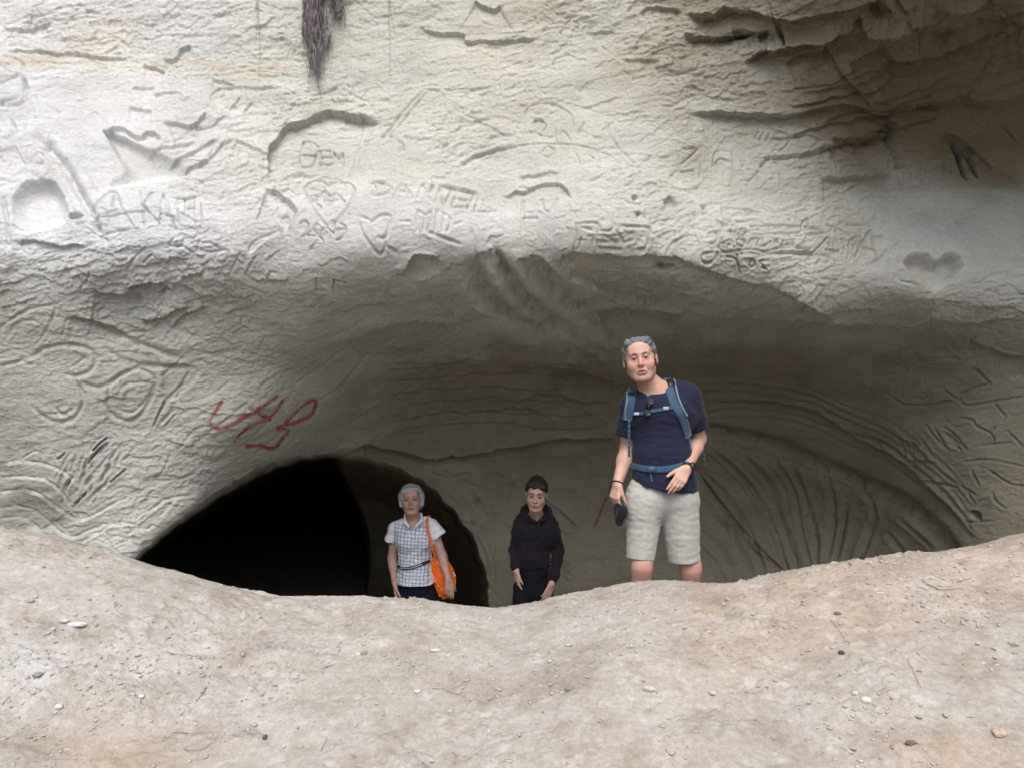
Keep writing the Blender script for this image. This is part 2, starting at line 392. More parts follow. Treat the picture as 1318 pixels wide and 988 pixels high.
for i in range(16):
    y0 = 8 + i * 9.5; x0 = 960 + rr_s.uniform(0, 120); n = 9
    p = np.array([(x0 + (1360 - x0) * k / n, y0 + 55 - (60 + 6 * i * .3) * (k / n) ** 1.2 + rr_s.uniform(-3, 3)) for k in range(n + 1)])
    if i % 2: p = p[rr_s.randint(0, 3):rr_s.randint(6, 10)]
    ledge(p, rr_s.uniform(.012, .03), rr_s.uniform(6, 12), wd=1.0, up=.6)
ledge = _led
# ---- the lip of the cave
ledge(c7((840,140),(852,90),(900,70),(1000,75),(1130,85),(1200,78),(1317,100)), .040, 34, up=.4)
ledge(c8((-40,50),(0,70),(60,95),(140,120),(230,140),(290,160),(330,180),(370,208),(430,235)), .040, 30, up=.4)
ledge(c7((860,205),(900,185),(1000,235),(1080,275),(1180,290),(1317,305)), .03, 20, side=-1, up=.3)
ledge(c7((960,325),(1010,305),(1100,305),(1200,310),(1317,322)), .045, 30, up=.4)
ledge(c8((0,232),(120,232),(220,238),(300,248),(400,255),(500,265),(620,270),(700,250),(780,262),(860,245),(960,238)), .045, 30, up=.4)
ledge(c8((300,170),(360,195),(340,230),(420,240)), .03, 16); ledge(c8((790,310),(850,330),(900,348),(1000,345)), .04, 22)
ledge(c8((580,130),(640,145)), .01, 12, side=-1); ledge(c8((420,220),(530,215)), .02, 14); ledge(c8((150,205),(280,200)), .02, 14)
ledge(c7((0,435),(120,370),(250,345),(400,350),(520,340)), .03, 36, up=.5)
ledge(c7((210,150),(250,110),(290,78),(340,75),(375,85)), .06, 16, up=.3); dent(c7((215,148),(290,80),(360,82),(395,125),(330,160),(260,168)), .035, 8)
ledge(c7((440,115),(500,105),(530,75),(590,65)), .03, 18); ledge(c7((660,100),(700,85),(780,95),(830,150),(860,190)), .035, 20, up=.5)
# scallops
for p, wd, dp in ((c7((500,125),(545,210),(600,270),(690,340),(790,385)), 14, .070), (c7((600,95),(650,180),(720,265),(800,330),(880,370)), 13, .070), (c7((725,125),(790,190),(850,255),(940,315)), 16, .065), (c7((595,65),(625,120),(650,175)), 4, .03)):
    groove(p, wd, dp, .35)
for p in (c7((930,330),(1060,420)), c7((880,380),(1040,480)), c7((800,390),(900,440),(1000,520))): groove(p, 7, .02, .3)
ledge(c7((40,270),(110,262),(190,268)), .02, 14); ledge(c7((330,220),(420,300),(425,330)), .015, 14); ledge(c7((430,260),(520,290),(600,330)), .02, 16)
ledge(c3((500,1110),(600,1090),(700,1100),(780,1140)), .02, 20)
# ---- cave back wall
ledge(c7((0,868),(40,840),(90,802),(140,815),(200,832),(280,858),(370,872),(440,862),(500,850),(570,828),(640,812),(740,792),(850,780),(960,783),(1080,786)), .09, 30, up=.5)
ledge(c7((480,860),(620,822),(760,800)), .03, 14)
for y in (480, 500, 540, 590, 640, 690, 730):
    ledge(c7((150,y + 40),(350,y + 20),(600,y),(850,y + 18),(1050,y + 8)), .012, 22)
ledge(c7((640,520),(760,505),(900,530),(1000,560)), .05, 22); ledge(c7((860,480),(920,490),(990,483)), .04, 10, side=-1); ledge(c7((800,545),(920,560),(1060,575)), .04, 22)
ledge(c7((680,640),(780,620),(900,650),(1040,660)), .04, 22); ledge(c7((560,690),(660,670),(760,690)), .03, 18); dent(c7((848,440),(870,437),(880,450),(862,456)), .03, 2, rub=False)
groove(c7((940,690),(955,710)), 1.5, .012); dent(c7((885,720),(900,720),(898,735)), .02, 2, rub=False)
dent(c7((815,575),(880,560),(920,590),(890,625),(830,610)), .03, 10)
# arc groove on the right and the strokes about it
ARC = c8((60,545),(130,560),(220,580),(300,610),(380,645),(450,670),(540,705),(600,740),(660,790),(710,840),(740,880))
groove(ARC, 14, .10, .25, taper=False); ledge(ARC + (2, 12), .012, 16, up=.3)
rr0 = random.Random(77)
for k, dp in ((-14, .012), (-20, .016), (-27, .010), (-33, .014), (-42, .012), (-52, .010), (-62, .008)):
    groove(C(878, 300, 2.148, (0,540+k*2),(130,533+k*2),(250,545+k*2),(360,575+k*2.2),(460,620+k*2.3),(560,660+k*2.4),(650,720+k*2.4),(740,800+k*2.3),(800,870+k*2.2)) + np.array([[rr0.uniform(-2, 2), rr0.uniform(-2.5, 2.5)] for _ in range(9)]), 2.4, dp * rr0.uniform(.5, 1.5), .5)
ledge(c8((60,470),(160,465),(280,475),(380,500),(480,560),(600,620),(680,690),(760,780),(830,860)), .05, 22, up=.5)
for i, p in enumerate((((70,580),(150,655),(205,730),(240,820),(290,940)), ((100,600),(190,700),(240,790),(280,900),(300,960)), ((170,610),(240,690),(270,780),(300,860),(330,950)),
        ((250,620),(300,700),(320,790),(340,880),(370,960)), ((300,625),(335,720),(365,820),(372,930)), ((385,650),(410,720),(410,800),(395,900)),
        ((60,660),(130,730),(190,820),(230,940)), ((50,730),(100,780),(160,860),(200,960)), ((45,800),(110,860),(150,940)), ((45,860),(90,910),(120,965)),
        ((450,760),(440,820),(420,900)), ((520,800),(500,860),(470,930)), ((600,790),(640,830),(680,870)), ((560,830),(600,880)), ((480,690),(520,740),(530,800)))):
    q = C(878, 300, 2.148, *p); groove(q, 3.0 + (i % 3), .022, .9); ledge(q, .013, 12, side=-1 if i % 2 else 1, up=.5)
for i in range(10):
    q = C(878, 300, 2.148, (40 + i * 14, 650 + i * 22), (100 + i * 18, 740 + i * 20), (140 + i * 20, 850 + i * 12)); groove(q, 1.5, .01, .5)
# scratches, right wall
for p in (((355,115),(420,160),(470,185)), ((470,185),(600,190),(740,165)), ((860,0),(960,75)), ((960,75),(850,105),(780,135)), ((780,150),(820,190),(960,175),(1159,145)),
        ((690,105),(770,160)), ((990,180),(1050,250)), ((780,262),(850,270),(890,310),(960,345),(985,380),(970,405)), ((960,345),(990,310)),
        ((290,350),(360,430),(440,490),(560,560)), ((440,380),(480,390),(520,480)), ((455,385),(500,500)), ((520,400),(600,480)), ((520,400),(530,500)), ((560,370),(640,470)),
        ((530,510),(650,515)), ((590,300),(700,430)), ((640,320),(720,440)), ((690,310),(760,360),(830,440)), ((720,400),(800,440)), ((600,620),(780,660)), ((700,580),(780,640)),
        ((860,560),(900,640)), ((800,650),(880,700)), ((960,560),(1080,640),(1159,650)), ((820,510),(960,500),(1159,540)), ((840,690),(870,740)), ((980,690),(1000,740),(1050,780)),
        ((0,230),(80,250),(180,280)), ((0,330),(120,350),(260,400),(420,470)), ((820,860),(980,855)), ((1060,330),(1159,430)), ((900,420),(1100,400))):
    groove(C(1060, 480, 4.4922, *p), 1.7, .017, .4)
dent(q5((840,800),(880,790),(915,820),(900,850),(860,830)), .05, 4, rub=False); dent(q5((1130,845),(1159,850),(1159,858)), .04, 2, rub=False)
dent(q5((690,330),(740,350),(800,410),(760,420),(700,370)), .02, 5, rub=False); ledge(q5((200,70),(280,90)), .01, 10)
# ---- hollows, upper left
dent(c3((40,760),(75,710),(130,688),(200,692),(240,740),(262,800),(262,850),(200,880),(110,900),(50,880)), .085, 12, bottom_soft=18, slope=.5)
dent(c3((258,828),(290,820),(325,832),(300,845),(262,842)), .04, 3)
groove(c3((140,535),(200,590),(255,655),(300,735),(335,800),(365,860),(380,915)), 8, .045, .3); groove(c3((300,620),(370,750)), 5, .008)
dent(c3((400,515),(450,520),(560,570),(680,620),(735,655),(700,690),(560,715),(440,730),(430,700),(480,665),(440,590)), .06, 5, bottom_soft=26)
dent(c3((645,758),(700,768),(760,760),(730,775),(680,775)), .02, 2)
for p in (((120,640),(150,600),(185,625),(195,660),(160,690),(120,670)), ((145,640),(165,635),(160,655))): groove(C(0, 0, 2.9955, *p), 2, .012)
for p in (((0,210),(50,220),(85,245),(90,280)), ((0,325),(50,300),(75,290)), ((0,410),(60,415),(95,395),(100,340),(92,300)), ((0,405),(70,385)), ((85,300),(110,350)), ((5,760),(20,850),(30,960)), ((45,470),(60,500)), ((30,540),(60,510))):
    groove(C(0, 0, 2.9955, *p), 2.8, .022, .3)
# triangle, KATRI
for p in (((190,245),(250,170),(320,135),(345,170),(370,240)), ((170,300),(260,260),(330,245)), ((190,290),(380,265),(500,255)), ((220,400),(330,365),(460,352)), ((155,350),(220,400)), ((370,240),(440,350)),
          ((300,230),(320,160)), ((270,335),(280,300)), ((470,135),(490,200),(500,340)), ((545,140),(495,210)), ((490,215),(590,325)), ((615,155),(590,325)), ((615,155),(690,365)), ((600,265),(680,285)),
          ((700,190),(712,330)), ((690,290),(620,280)), ((745,175),(750,270)), ((720,265),(770,290),(820,320)), ((805,185),(808,290)), ((845,200),(852,330)), ((760,240),(800,230))):
    groove(C(80, 220, 4.7036, *p), 1.15, .0075, .2, taper=False)
# U FORLS row and HD row
for p in (((690,400),(650,440),(660,455),(720,460)), ((742,398),(720,460)), ((690,465),(720,455),(790,500)), ((835,410),(800,515)), ((840,435),(900,440),(960,480)), ((830,480),(900,495),(960,480)),
          ((1000,480),(950,490),(930,530),(960,555),(1000,530),(1005,495),(985,480)), ((1080,495),(1020,605)), ((1080,510),(1105,540),(1090,560),(1060,540)), ((1170,515),(1105,625)), ((1110,625),(1190,665)),
          ((1300,610),(1260,605),(1240,640),(1265,665),(1210,670)), ((320,540),(380,545),(400,520),(385,505)), ((505,465),(440,530),(400,590)), ((550,500),(490,560)),
          ((160,570),(175,600),(150,665),(115,700)), ((90,625),(125,680),(118,710)), ((20,600),(45,640),(40,690)), ((1130,490),(1180,420),(1320,360))):
    groove(C(80, 220, 4.7036, *p), 1.6, .012, .3)
ledge(q4((180,720),(300,735),(400,715),(470,680),(560,685),(650,715),(660,740)), .04, 30, up=.5); ledge(q4((480,905),(600,885),(700,840),(760,810)), .035, 24); ledge(q4((660,960),(720,890),(860,800)), .03, 24, side=1)
ledge(q4((20,870),(200,900),(330,960),(400,990)), .03, 26); dent(q4((370,780),(420,740),(480,760),(470,820),(400,820)), .03, 8, rub=False); ledge(q4((720,640),(860,620)), .02, 16)
# BEN, REA 2018 in its heart, LE
for p in (((50,105),(35,180),(30,260),(60,270),(100,260),(115,230),(125,190)), ((50,105),(90,108),(135,140),(125,190),(45,192)), ((150,170),(160,215),(150,250)), ((145,165),(210,162)), ((155,205),(215,205)), ((150,252),(215,248)),
          ((235,175),(232,245)), ((235,175),(262,210),(285,175)), ((285,175),(290,260))):
    groove(C(380, 160, 4.7036, *p), 1.1, .008, .2, taper=False)
for p in (((75,450),(60,410),(100,370),(160,360),(200,385)), ((180,410),(240,375),(310,370),(360,400),(370,450),(330,530),(270,600),(230,640)), ((75,450),(110,530),(200,630)), ((100,460),(115,515)), ((100,460),(145,460),(150,485),(115,490),(170,530)), ((160,460),(220,455),(190,485),(225,490)),
          ((220,525),(255,445),(315,500)), ((235,490),(290,485)), ((30,625),(60,610),(90,630),(75,680),(150,690),(175,712)), ((120,650),(140,625),(165,650),(150,680),(120,660)), ((165,610),(235,670)), ((180,660),(240,610)),
          ((250,610),(240,680)), ((280,620),(315,640),(300,690),(265,710)), ((260,655),(310,650)), ((130,920),(130,985)), ((130,985),(180,985)), ((240,920),(230,985)), ((240,925),(300,935))):
    groove(C(380, 160, 4.7036, *p), 1.1, .008, .25, taper=False)
# DANNEL
for p in (((470,365),(490,410),(480,460)), ((470,365),(540,375),(585,405),(550,440),(485,460)), ((650,370),(620,420),(600,470)), ((650,370),(690,420),(710,470)), ((625,425),(690,422)), ((770,365),(745,465)), ((770,365),(800,430),(840,365)), ((840,365),(820,440),(830,490)), ((790,440),(815,470)),
          ((880,380),(850,490)), ((880,380),(890,440),(900,500)), ((900,500),(940,420),(945,395)), ((880,375),(1000,395),(1110,415)), ((970,440),(950,510)), ((985,455),(1060,460)), ((950,512),(1050,505)), ((1090,420),(1060,480),(1040,525)), ((1115,420),(1090,530)),
          ((745,535),(745,655)), ((745,535),(790,560),(825,535)), ((825,535),(820,600),(800,650)), ((790,570),(780,650)), ((860,530),(850,660)), ((880,540),(940,590),(920,660)), ((900,560),(895,660)), ((800,655),(1000,725)), ((640,600),(700,600)), ((960,620),(1010,600))):
    groove(C(380, 160, 4.7036, *p), 2.0, .017, .35)
for p in (((395,580),(440,590),(470,605),(530,570),(580,575),(570,640),(545,690),(500,690)), ((395,580),(400,640),(440,710),(510,775),(545,740),(540,700)), ((1060,645),(1085,710),(1090,810)), ((560,735),(620,770)), ((530,90),(590,10)), ((520,80),(580,0)), ((575,60),(650,130),(655,160)), ((1000,240),(1100,190),(1200,150),(1317,120))):
    groove(C(380, 160, 4.7036, *p), 2.2, .016, .3)
ledge(q1((880,372),(1000,390),(1115,412)), .02, 10); ledge(q1((950,525),(1100,540),(1240,565)), .012, 10, side=-1)
# face and curve, peak, IL
for p in (((700,450),(720,410),(790,400),(870,430),(890,470),(895,500)), ((735,470),(760,455),(785,480),(760,520)), ((740,460),(775,462)), ((820,490),(830,545),(850,500),(880,540)), ((765,590),(790,560),(820,580),(800,605),(775,600)),
          ((600,575),(700,550),(800,550),(900,560),(1020,600),(1070,640)), ((150,530),(230,430),(320,338)), ((165,545),(250,440),(330,350)), ((320,338),(380,350),(410,400)), ((180,520),(240,580)), ((500,600),(600,575)),
          ((1020,470),(1060,560),(1130,640)), ((935,470),(910,520)), ((900,590),(920,640)), ((950,600),(970,620))):
    groove(C(440, 0, 2.9955, *p), 1.2, .007, .3)
for p in (((0,575),(60,575),(0,630)), ((0,660),(50,655)), ((75,600),(70,690)), ((130,580),(120,640),(150,610),(190,630)), ((195,570),(195,700)), ((220,700),(270,690),(320,620)), ((250,655),(300,665)), ((380,650),(375,720)), ((300,640),(340,600)), ((430,530),(400,560),(380,575)), ((555,260 + 290),(590,570),(605,620),(600,680))):
    groove(C(878, 0, 2.9955, *p), 1.4, .009, .3)
# LU, RED frame, holes
for p in (((155,180),(150,290)), ((160,290),(240,292)), ((268,180),(280,230),(305,255),(335,230),(360,170)), ((155,290),(160,370))):
    groove(C(640, 220, 4.7036, *p), 2.2, .016, .2, taper=False)
for p in (((480,330),(600,325),(610,380),(590,400)), ((480,330),(480,400),(465,480)), ((500,345),(570,362)), ((510,400),(490,470)), ((540,400),(580,405),(560,470)), ((600,455),(610,400),(660,390)), ((600,460),(750,470)), ((620,425),(700,425)), ((640,390),(720,430)),
          ((740,340),(900,350),(915,390),(900,450),(850,490)), ((620,370),(680,365),(700,330),(690,310)), ((770,430),(820,415)), ((840,470),(880,465)), ((760,440),(740,400),(720,370)), ((1130,410),(1060,440),(1020,500)), ((1280,500),(1240,500),(1230,540),(1290,550))):
    groove(C(640, 220, 4.7036, *p), 1.8, .014, .5)
for (x, y, r) in ((675,158,1.6),(825,170,3.8),(848,265,3),(1245,220,3.2),(430,350,1.5),(470,258,1.5),(440,305,1.2),(275,410,1),(330,560,1)):
    dent(C(640, 220, 4.7036, (x-r*4,y-r*3),(x+r*4,y-r*4),(x+r*5,y+r*2),(x-r*2,y+r*5)), .008 * r, 1.6, rub=False)
dent(q2((1000,190),(1045,155),(1090,210),(1060,225),(1010,225)), .04, 4)
dent(q2((975,600),(1010,575),(1070,572),(1050,600),(1000,615)), .03, 3, rub=False)
# DOROMEN frame, CHLOS, MYA
for p in (((400,250),(550,245),(700,255)), ((420,300),(560,298),(690,295)), ((700,320),(705,250),(720,220),(745,205),(750,240),(730,255)), ((720,260),(840,275)), ((700,310),(840,290)), ((270,275),(340,265),(370,262)), ((285,265),(290,300)), ((310,270),(310,300)), ((345,270),(330,295),(365,300),(370,275)),
          ((150,290),(190,280),(205,320),(180,350),(155,350)), ((230,320),(220,350),(280,330),(290,355)), ((215,380),(240,400),(330,390),(410,385),(490,400)), ((320,335),(340,320),(370,340),(350,370),(320,355)), ((385,360),(410,325),(450,325),(440,360)), ((470,320),(475,370),(520,340),(520,375)), ((540,360),(560,335),(580,370),(600,340)),
          ((590,340),(660,335)), ((590,360),(660,362)), ((205,385),(230,345),(300,370)), ((500,395),(620,375),(760,390)), ((540,405),(740,412)), ((770,415),(860,320)), ((885,270),(880,340),(860,390)), ((920,270),(930,340),(945,390)), ((860,240),(900,250),(1000,300)), ((850,390),(940,395)),
          ((1000,330),(1000,400),(990,440)), ((1010,330),(1050,305),(1080,310)), ((1130,265),(1080,340),(1040,430)), ((1130,265),(1150,350),(1175,440)), ((1080,365),(1160,385)), ((1150,300),(1210,300)),
          ((170,400),(120,410),(105,440),(140,460),(190,430),(200,400)), ((260,425),(310,440),(340,520)), ((320,420),(330,480),(370,485)), ((410,440),(430,460),(420,485),(395,475),(410,440)), ((510,450),(460,455),(480,480),(500,500),(470,490)), ((230,130),(330,140),(470,160)), ((230,135),(230,175)), ((680,160),(740,150),(750,180)), ((200,210),(250,235),(280,215),(240,200))):
    groove(C(880, 240, 4.7036, *p), 1.25, .009, .45, taper=False)
groove(q3((220,405),(490,412),(760,420),(880,440),(850,470),(820,455)), 2.2, .008, .8)
# the heart
dent(C(878, 300, 2.148, (610,78),(625,58),(650,50),(680,54),(705,74),(728,55),(755,50),(780,62),(786,85),(770,112),(735,145),(700,172),(675,148),(640,115)), .11, 6, bottom_soft=6, curve=False, slope=.66)
groove(c8((600,135),(650,145)), 2, .008)
# spectacle shapes, lower left
for p, wd, dp in ((((100,320),(150,290),(210,280),(270,288),(300,310),(302,345),(280,368),(240,380),(205,375)), 3.2, .026), (((105,480),(140,510),(185,525),(235,512),(262,470),(262,430),(240,390)), 3.2, .026), (((180,480),(200,500),(235,480),(230,460)), 2.6, .02), (((230,350),(255,335),(270,320)), 2.2, .014),
        (((265,400),(300,412),(330,410),(370,385),(420,360),(460,362),(490,385),(492,420),(475,460),(450,500),(415,522),(370,510),(345,480),(345,450)), 3.2, .026), (((345,450),(350,410),(385,375)), 2.5, .018), (((380,430),(400,405),(440,400),(480,405),(475,440),(440,480),(420,495),(380,488)), 2.2, .016), (((430,425),(405,430),(400,460),(430,460),(430,485)), 2, .014),
        (((330,290),(400,330),(520,350),(620,350)), 4, .024), (((335,320),(400,345),(500,355)), 3, .014), (((410,290),(430,280),(455,300)), 2.6, .016), (((0,350),(60,335),(70,325)), 2.5, .02), (((75,325),(80,345),(110,340)), 2, .014),
        (((185,150),(160,215),(120,280)), 2.2, .014), (((0,225),(90,170),(180,150)), 2.5, .016), (((20,270),(50,220),(100,200),(140,220)), 2.2, .012), (((215,195),(200,250)), 1.8, .012), (((215,195),(250,210),(290,200)), 1.8, .012), (((310,260),(370,280)), 1.8, .012),
        (((230,190),(330,225),(450,280),(580,325)), 5, .03), (((360,630),(330,690),(315,725)), 2, .014), (((355,655),(400,665)), 1.6, .01), (((545,620),(520,680),(495,712),(560,710),(620,690)), 1.8, .013), (((560,620),(580,600),(610,560)), 1.8, .013)):
    groove(C(0, 330, 2.4705, *p), wd, dp * .62, .3)
dent(c6((520,345),(580,340),(640,365),(600,420),(545,460),(515,410)), .012, 6)
rr = random.Random(3)
for i in range(85):      # slanting tool strokes running down to the tunnel's edge
    t = rr.random(); x = 230 + 320 * t + rr.uniform(-60, 80); y = 700 - 330 * t + rr.uniform(-80, 90); L = rr.uniform(30, 100); a = R(rr.uniform(105, 140))
    if x < 520 and y < 560 and x - 30 < 500: continue
    p = C(0, 330, 2.4705, (x, y), (x + math.cos(a) * L * .5 + rr.uniform(-5, 5), y + math.sin(a) * L * .5), (x + math.cos(a) * L, y + math.sin(a) * L)); groove(p, rr.uniform(1.3, 2.6), rr.uniform(.005, .014), .5)
for i in range(46):      # long faint strokes along the left shoulder of the arch
    t = rr.random(); x = 190 + 400 * t; y = 690 - 190 * t + rr.uniform(-150, 40); L = rr.uniform(40, 130); a = R(rr.uniform(-45, -18) - 6)
    p = np.array([(x, y), (x + math.cos(a) * L * .5, y + math.sin(a) * L * .5 + rr.uniform(-4, 4)), (x + math.cos(a) * L, y + math.sin(a) * L)]); groove(p, rr.uniform(1.5, 3.0), rr.uniform(.002, .006) * (0 if x < 240 and y < 545 else 1), .5)
for p in (((0,660),(100,655),(190,680),(230,710),(260,745)), ((0,705),(80,705),(140,712),(190,750),(240,832)), ((0,750),(100,750),(170,795),(240,838),(290,825),(350,790),(400,768)), ((0,800),(80,802),(140,838),(190,880),(230,893),(300,862),(420,850)), ((0,832),(60,832),(100,850),(140,890),(210,912),(270,900),(360,850),(430,850)),
          ((70,640),(110,622),(140,640)), ((430,850),(520,780),(600,760)), ((430,860),(470,868),(520,820),(560,770))):
    q = C(0, 330, 2.4705, *p); groove(q, 1.6, .009, .5, taper=False); ledge(q, .015, 14, side=-1, up=.2)
groove(c6((395,865),(410,862),(415,878),(398,880)), 1.8, .012)
# column between tunnel and back wall
for p in (((560,600),(640,640),(720,700),(800,790),(820,880)), ((480,30),(560,90),(660,160),(720,250)), ((680,240),(700,210),(690,190)), ((640,330),(660,350),(600,340)), ((700,380),(760,420),(800,500),(780,600)), ((1180,405),(1250,415)), ((1130,150),(1270,158)), ((1190,570),(1225,600),(1215,680)), ((720,250),(790,250),(800,310),(760,340)),
          ((540,60),(660,120),(760,150)), ((420,60),(520,80),(640,60)), ((860,60),(900,120),(880,200)), ((640,380),(700,470),(740,580),(760,700)), ((660,370),(740,450),(790,560),(800,700),(790,800))):
    q = C(470, 600, 4.7071, *p); groove(q, 2.4, .02, .5)
for i in range(34):
    x = rr.uniform(520, 700); y = rr.uniform(600, 700); L = rr.uniform(20, 60); a = R(rr.uniform(30, 60)); groove(np.array([(x, y), (x + L * .5 * math.cos(a), y + L * .5 * math.sin(a)), (x + L * math.cos(a), y + L * math.sin(a) * 1.2)]), rr.uniform(1.4, 3), rr.uniform(.006, .016), .6)
for i in range(260):     # short natural cracks and chips
    x = rr.uniform(-20, 1340); y = rr.uniform(-20, 420) if i < 190 else rr.uniform(420, 700)
    L = rr.uniform(12, 60) * (1.5 if i % 7 == 0 else 1); a = R(rr.gauss(-9, 13)); n = 4
    p = np.array([(x + L * k / n * math.cos(a) + rr.uniform(-1.5, 1.5), y + L * k / n * math.sin(a) + rr.uniform(-2.2, 2.2)) for k in range(n + 1)])
    ledge(p, rr.uniform(.003, .009), rr.uniform(5, 13), wd=.9, up=.5, side=1)
print('carve', time.time() - T0)

# ---- tunnel
ARCH = (lambda A: A + np.stack([noise3(A[:, 0] / 13, A[:, 1] / 13, 0 * A[:, 0], 5), noise3(A[:, 0] / 13, A[:, 1] / 13, 0 * A[:, 0], 6)], 1) * 3.4)(spline(np.array([(118,800),(150,748),(177,718),(215,683),(255,655),(300,627),(345,604),(385,591),(430,586),(470,591),(510,604),(545,622),(575,645),(600,676),(618,712),(628,745),(631,780),(633,830)], float), 6))
HOLE = np.vstack([ARCH, [(640,930),(100,930)]])
sl, dA, sA, rA = seg_dist(ARCH, 260)
hole_in = np.zeros(SH, bool); hole_in[sl] = inside_poly(HOLE, PX2[sl], PY2[sl])
sdh = np.full(SH, -999.0); sdh[sl] = np.where(hole_in[sl], dA, -dA)
sdh[hole_in & (sdh < -900)] = 200
inner = spline(np.array([(425,560),(432,600),(450,640),(463,680),(468,720),(462,760),(455,800),(440,900)], float), 5)
xin = np.interp(PY2, inner[:, 1], inner[:, 0])
deep = 18.0 - 8.8 * sstep(-6, 10, PX2 - xin)
D2 = DY.reshape(SH)
kk = np.clip(sdh / 46, 0, 1) ** .55
D2 = np.where(hole_in, D2 + (deep - D2) * kk, D2)
# round the rim a little
rim = np.exp(-(np.abs(sdh) / 7)) * (~hole_in); H -= .035 * rim
P = np.stack([(PX2 - CX) / FOC * D2, D2, EYE - (PY2 - CY) / FOC * D2], -1)
def grid_normals(P):
    du = np.gradient(P, axis=1); dv = np.gradient(P, axis=0); n = np.cross(dv, du); n /= np.linalg.norm(n, axis=-1, keepdims=True) + 1e-12
    s = np.sign(n[..., 1].mean()); return -n * s if s > 0 else n
N = grid_normals(P)
D0 = DY.reshape(SH); N0 = grid_normals(np.stack([(PX2 - CX) / FOC * D0, D0, EYE - (PY2 - CY) / FOC * D0], -1))
N = np.where((sdh < 3)[..., None], N0, N); N = np.where((N[..., 1:2] > 0.2), -N, N)
near = (PX2 > -140) & (PX2 < 1460) & (PY2 > -120) & (PY2 < 830) & (sdh < 6)
idx = np.where(near.ravel())[0]
q = P.reshape(-1, 3)[idx].astype(np.float32); x, y, z = q[:, 0], q[:, 1], q[:, 2]
sm = SMOOTH.ravel()[idx]; r_ = 1 - .8 * sm
ppx = PX[idx]; ppy = PY[idx]
h = 0.05 * noise3(x * .9, y * .9, z * 1.3, 1) + .016 * noise3(x * 2.3, y * 2.3, z * 3.5, 2)
h = h + r_ * .007 * noise3(x * 5.5, y * 5.5, z * 9, 3)
wq = noise3(x * 3, y * 3, z * 4, 5); w2 = noise3(x * 9, y * 9, z * 13, 6)
cave = sstep(420, 470, ppy) * sstep(330, 480, ppx)            # calmer inside the shallow cave
rgh = r_ * (1 - .30 * cave) * (.45 + .65 * sstep(-.45, .35, noise3(x * 1.1 + 7, y * 1.1, z * 1.6, 19)))
def flakes(f, amp, tiltx, wa, wb, mseed, lo=-.15, hi=.35):
    s = z * f + x * tiltx * f + y * .3 * f + wa * wq + wb * w2
    fr = s - np.floor(s); n = np.floor(s)
    mk = sstep(lo, hi, noise3(x * f * .33 + n * 3.7, y * f * .33, z * f * .5, mseed))
    e = np.clip(fr * 7, 0, 1); prof = (1 - fr) * e * e * (3 - 2 * e)
    return amp * (prof - .45) * mk
h += rgh * flakes(5.0, .012, -.10, .8, .10, 21, -.05, .4)
h += rgh * flakes(11.0, .0060, -.12, 1.2, .22, 22)
h += rgh * flakes(24.0, .0040, -.2, 2.0, .45, 23)
def facets(sx, sy, amp, rot, seed, bias=.5):
    """chipped faces: every cell is a small tilted plane whose lower edge stands proud"""
    c, s = math.cos(R(rot)), math.sin(R(rot))
    a = (ppx * c - ppy * s) / sx + .9 * wq + .35 * w2; b = (ppx * s + ppy * c) / sy + 1.1 * wq - .4 * w2
    ca = np.floor(a); cb = np.floor(b); best = np.full(len(a), 1e9); out = np.zeros(len(a))
    for i in (-1, 0, 1):
        for j in (-1, 0, 1):
            A = ca + i; B = cb + j
            r = lambda k: np.modf(np.abs(np.sin(A * 12.9898 + B * 78.233 + seed * 3.7 + k * 37.7) * 43758.5453))[0]
            h1, h2 = r(0), r(1); da = a - A - .5 - .9 * (h1 - .5); db = b - B - .5 - .9 * (h2 - .5); d = da * da + db * db
            u = d < best; best = np.where(u, d, best)
            out = np.where(u, (r(2) - .5) * 1.0 + da * (r(3) - .5) * 1.3 + db * (bias + (r(4) - .5)), out)
    return amp * out
h += rgh * facets(34, 15, .0055, 14, 1) * (0.5 + sstep(-.3, .4, noise3(x * 1.4, y * 1.4, z * 2, 13)))
h += rgh * facets(15, 6.5, .0062, 10, 2) * (0.4 + sstep(-.3, .4, noise3(x * 2.4, y * 2.4, z * 3, 14)))
h += (rgh * .95 + .05) * facets(7, 3.6, .0042, 16, 3, .4)
h += rgh * .0024 * noise3(x * 26, y * 26, z * 48, 7) + (rgh * .8 + .2) * .0028 * noise3(x * 55, y * 55, z * 100, 8) + (rgh * .7 + .3) * .0014 * noise3(x * 120, y * 120, z * 150, 9)
print('relief', time.time() - T0)
Hf = H.ravel(); tot = np.zeros(len(PX)); tot[idx] = h + Hf[idx]
fade = sstep(6, -3, sdh).ravel()
tot *= fade
# coarse shape for what lies outside the photograph
far = np.where((~near & (sdh < 0)).ravel())[0]; qf = P.reshape(-1, 3)[far]
tot[far] = .05 * noise3(qf[:, 0] * .9, qf[:, 1] * .9, qf[:, 2] * 1.3, 1) + .022 * noise3(qf[:, 0] * 2.3, qf[:, 1] * 2.3, qf[:, 2] * 3.5, 2)
V = P.reshape(-1, 3) + N.reshape(-1, 3) * tot[:, None]
# inside the tunnel: gentle real relief
ti = np.where((sdh >= 6).ravel())[0]; qt = V[ti]
V[ti] += (np.array([[0, 1, 0]]) * (.25 * noise3(qt[:, 0] * .8, qt[:, 1] * .5, qt[:, 2] * .9, 31))[:, None])
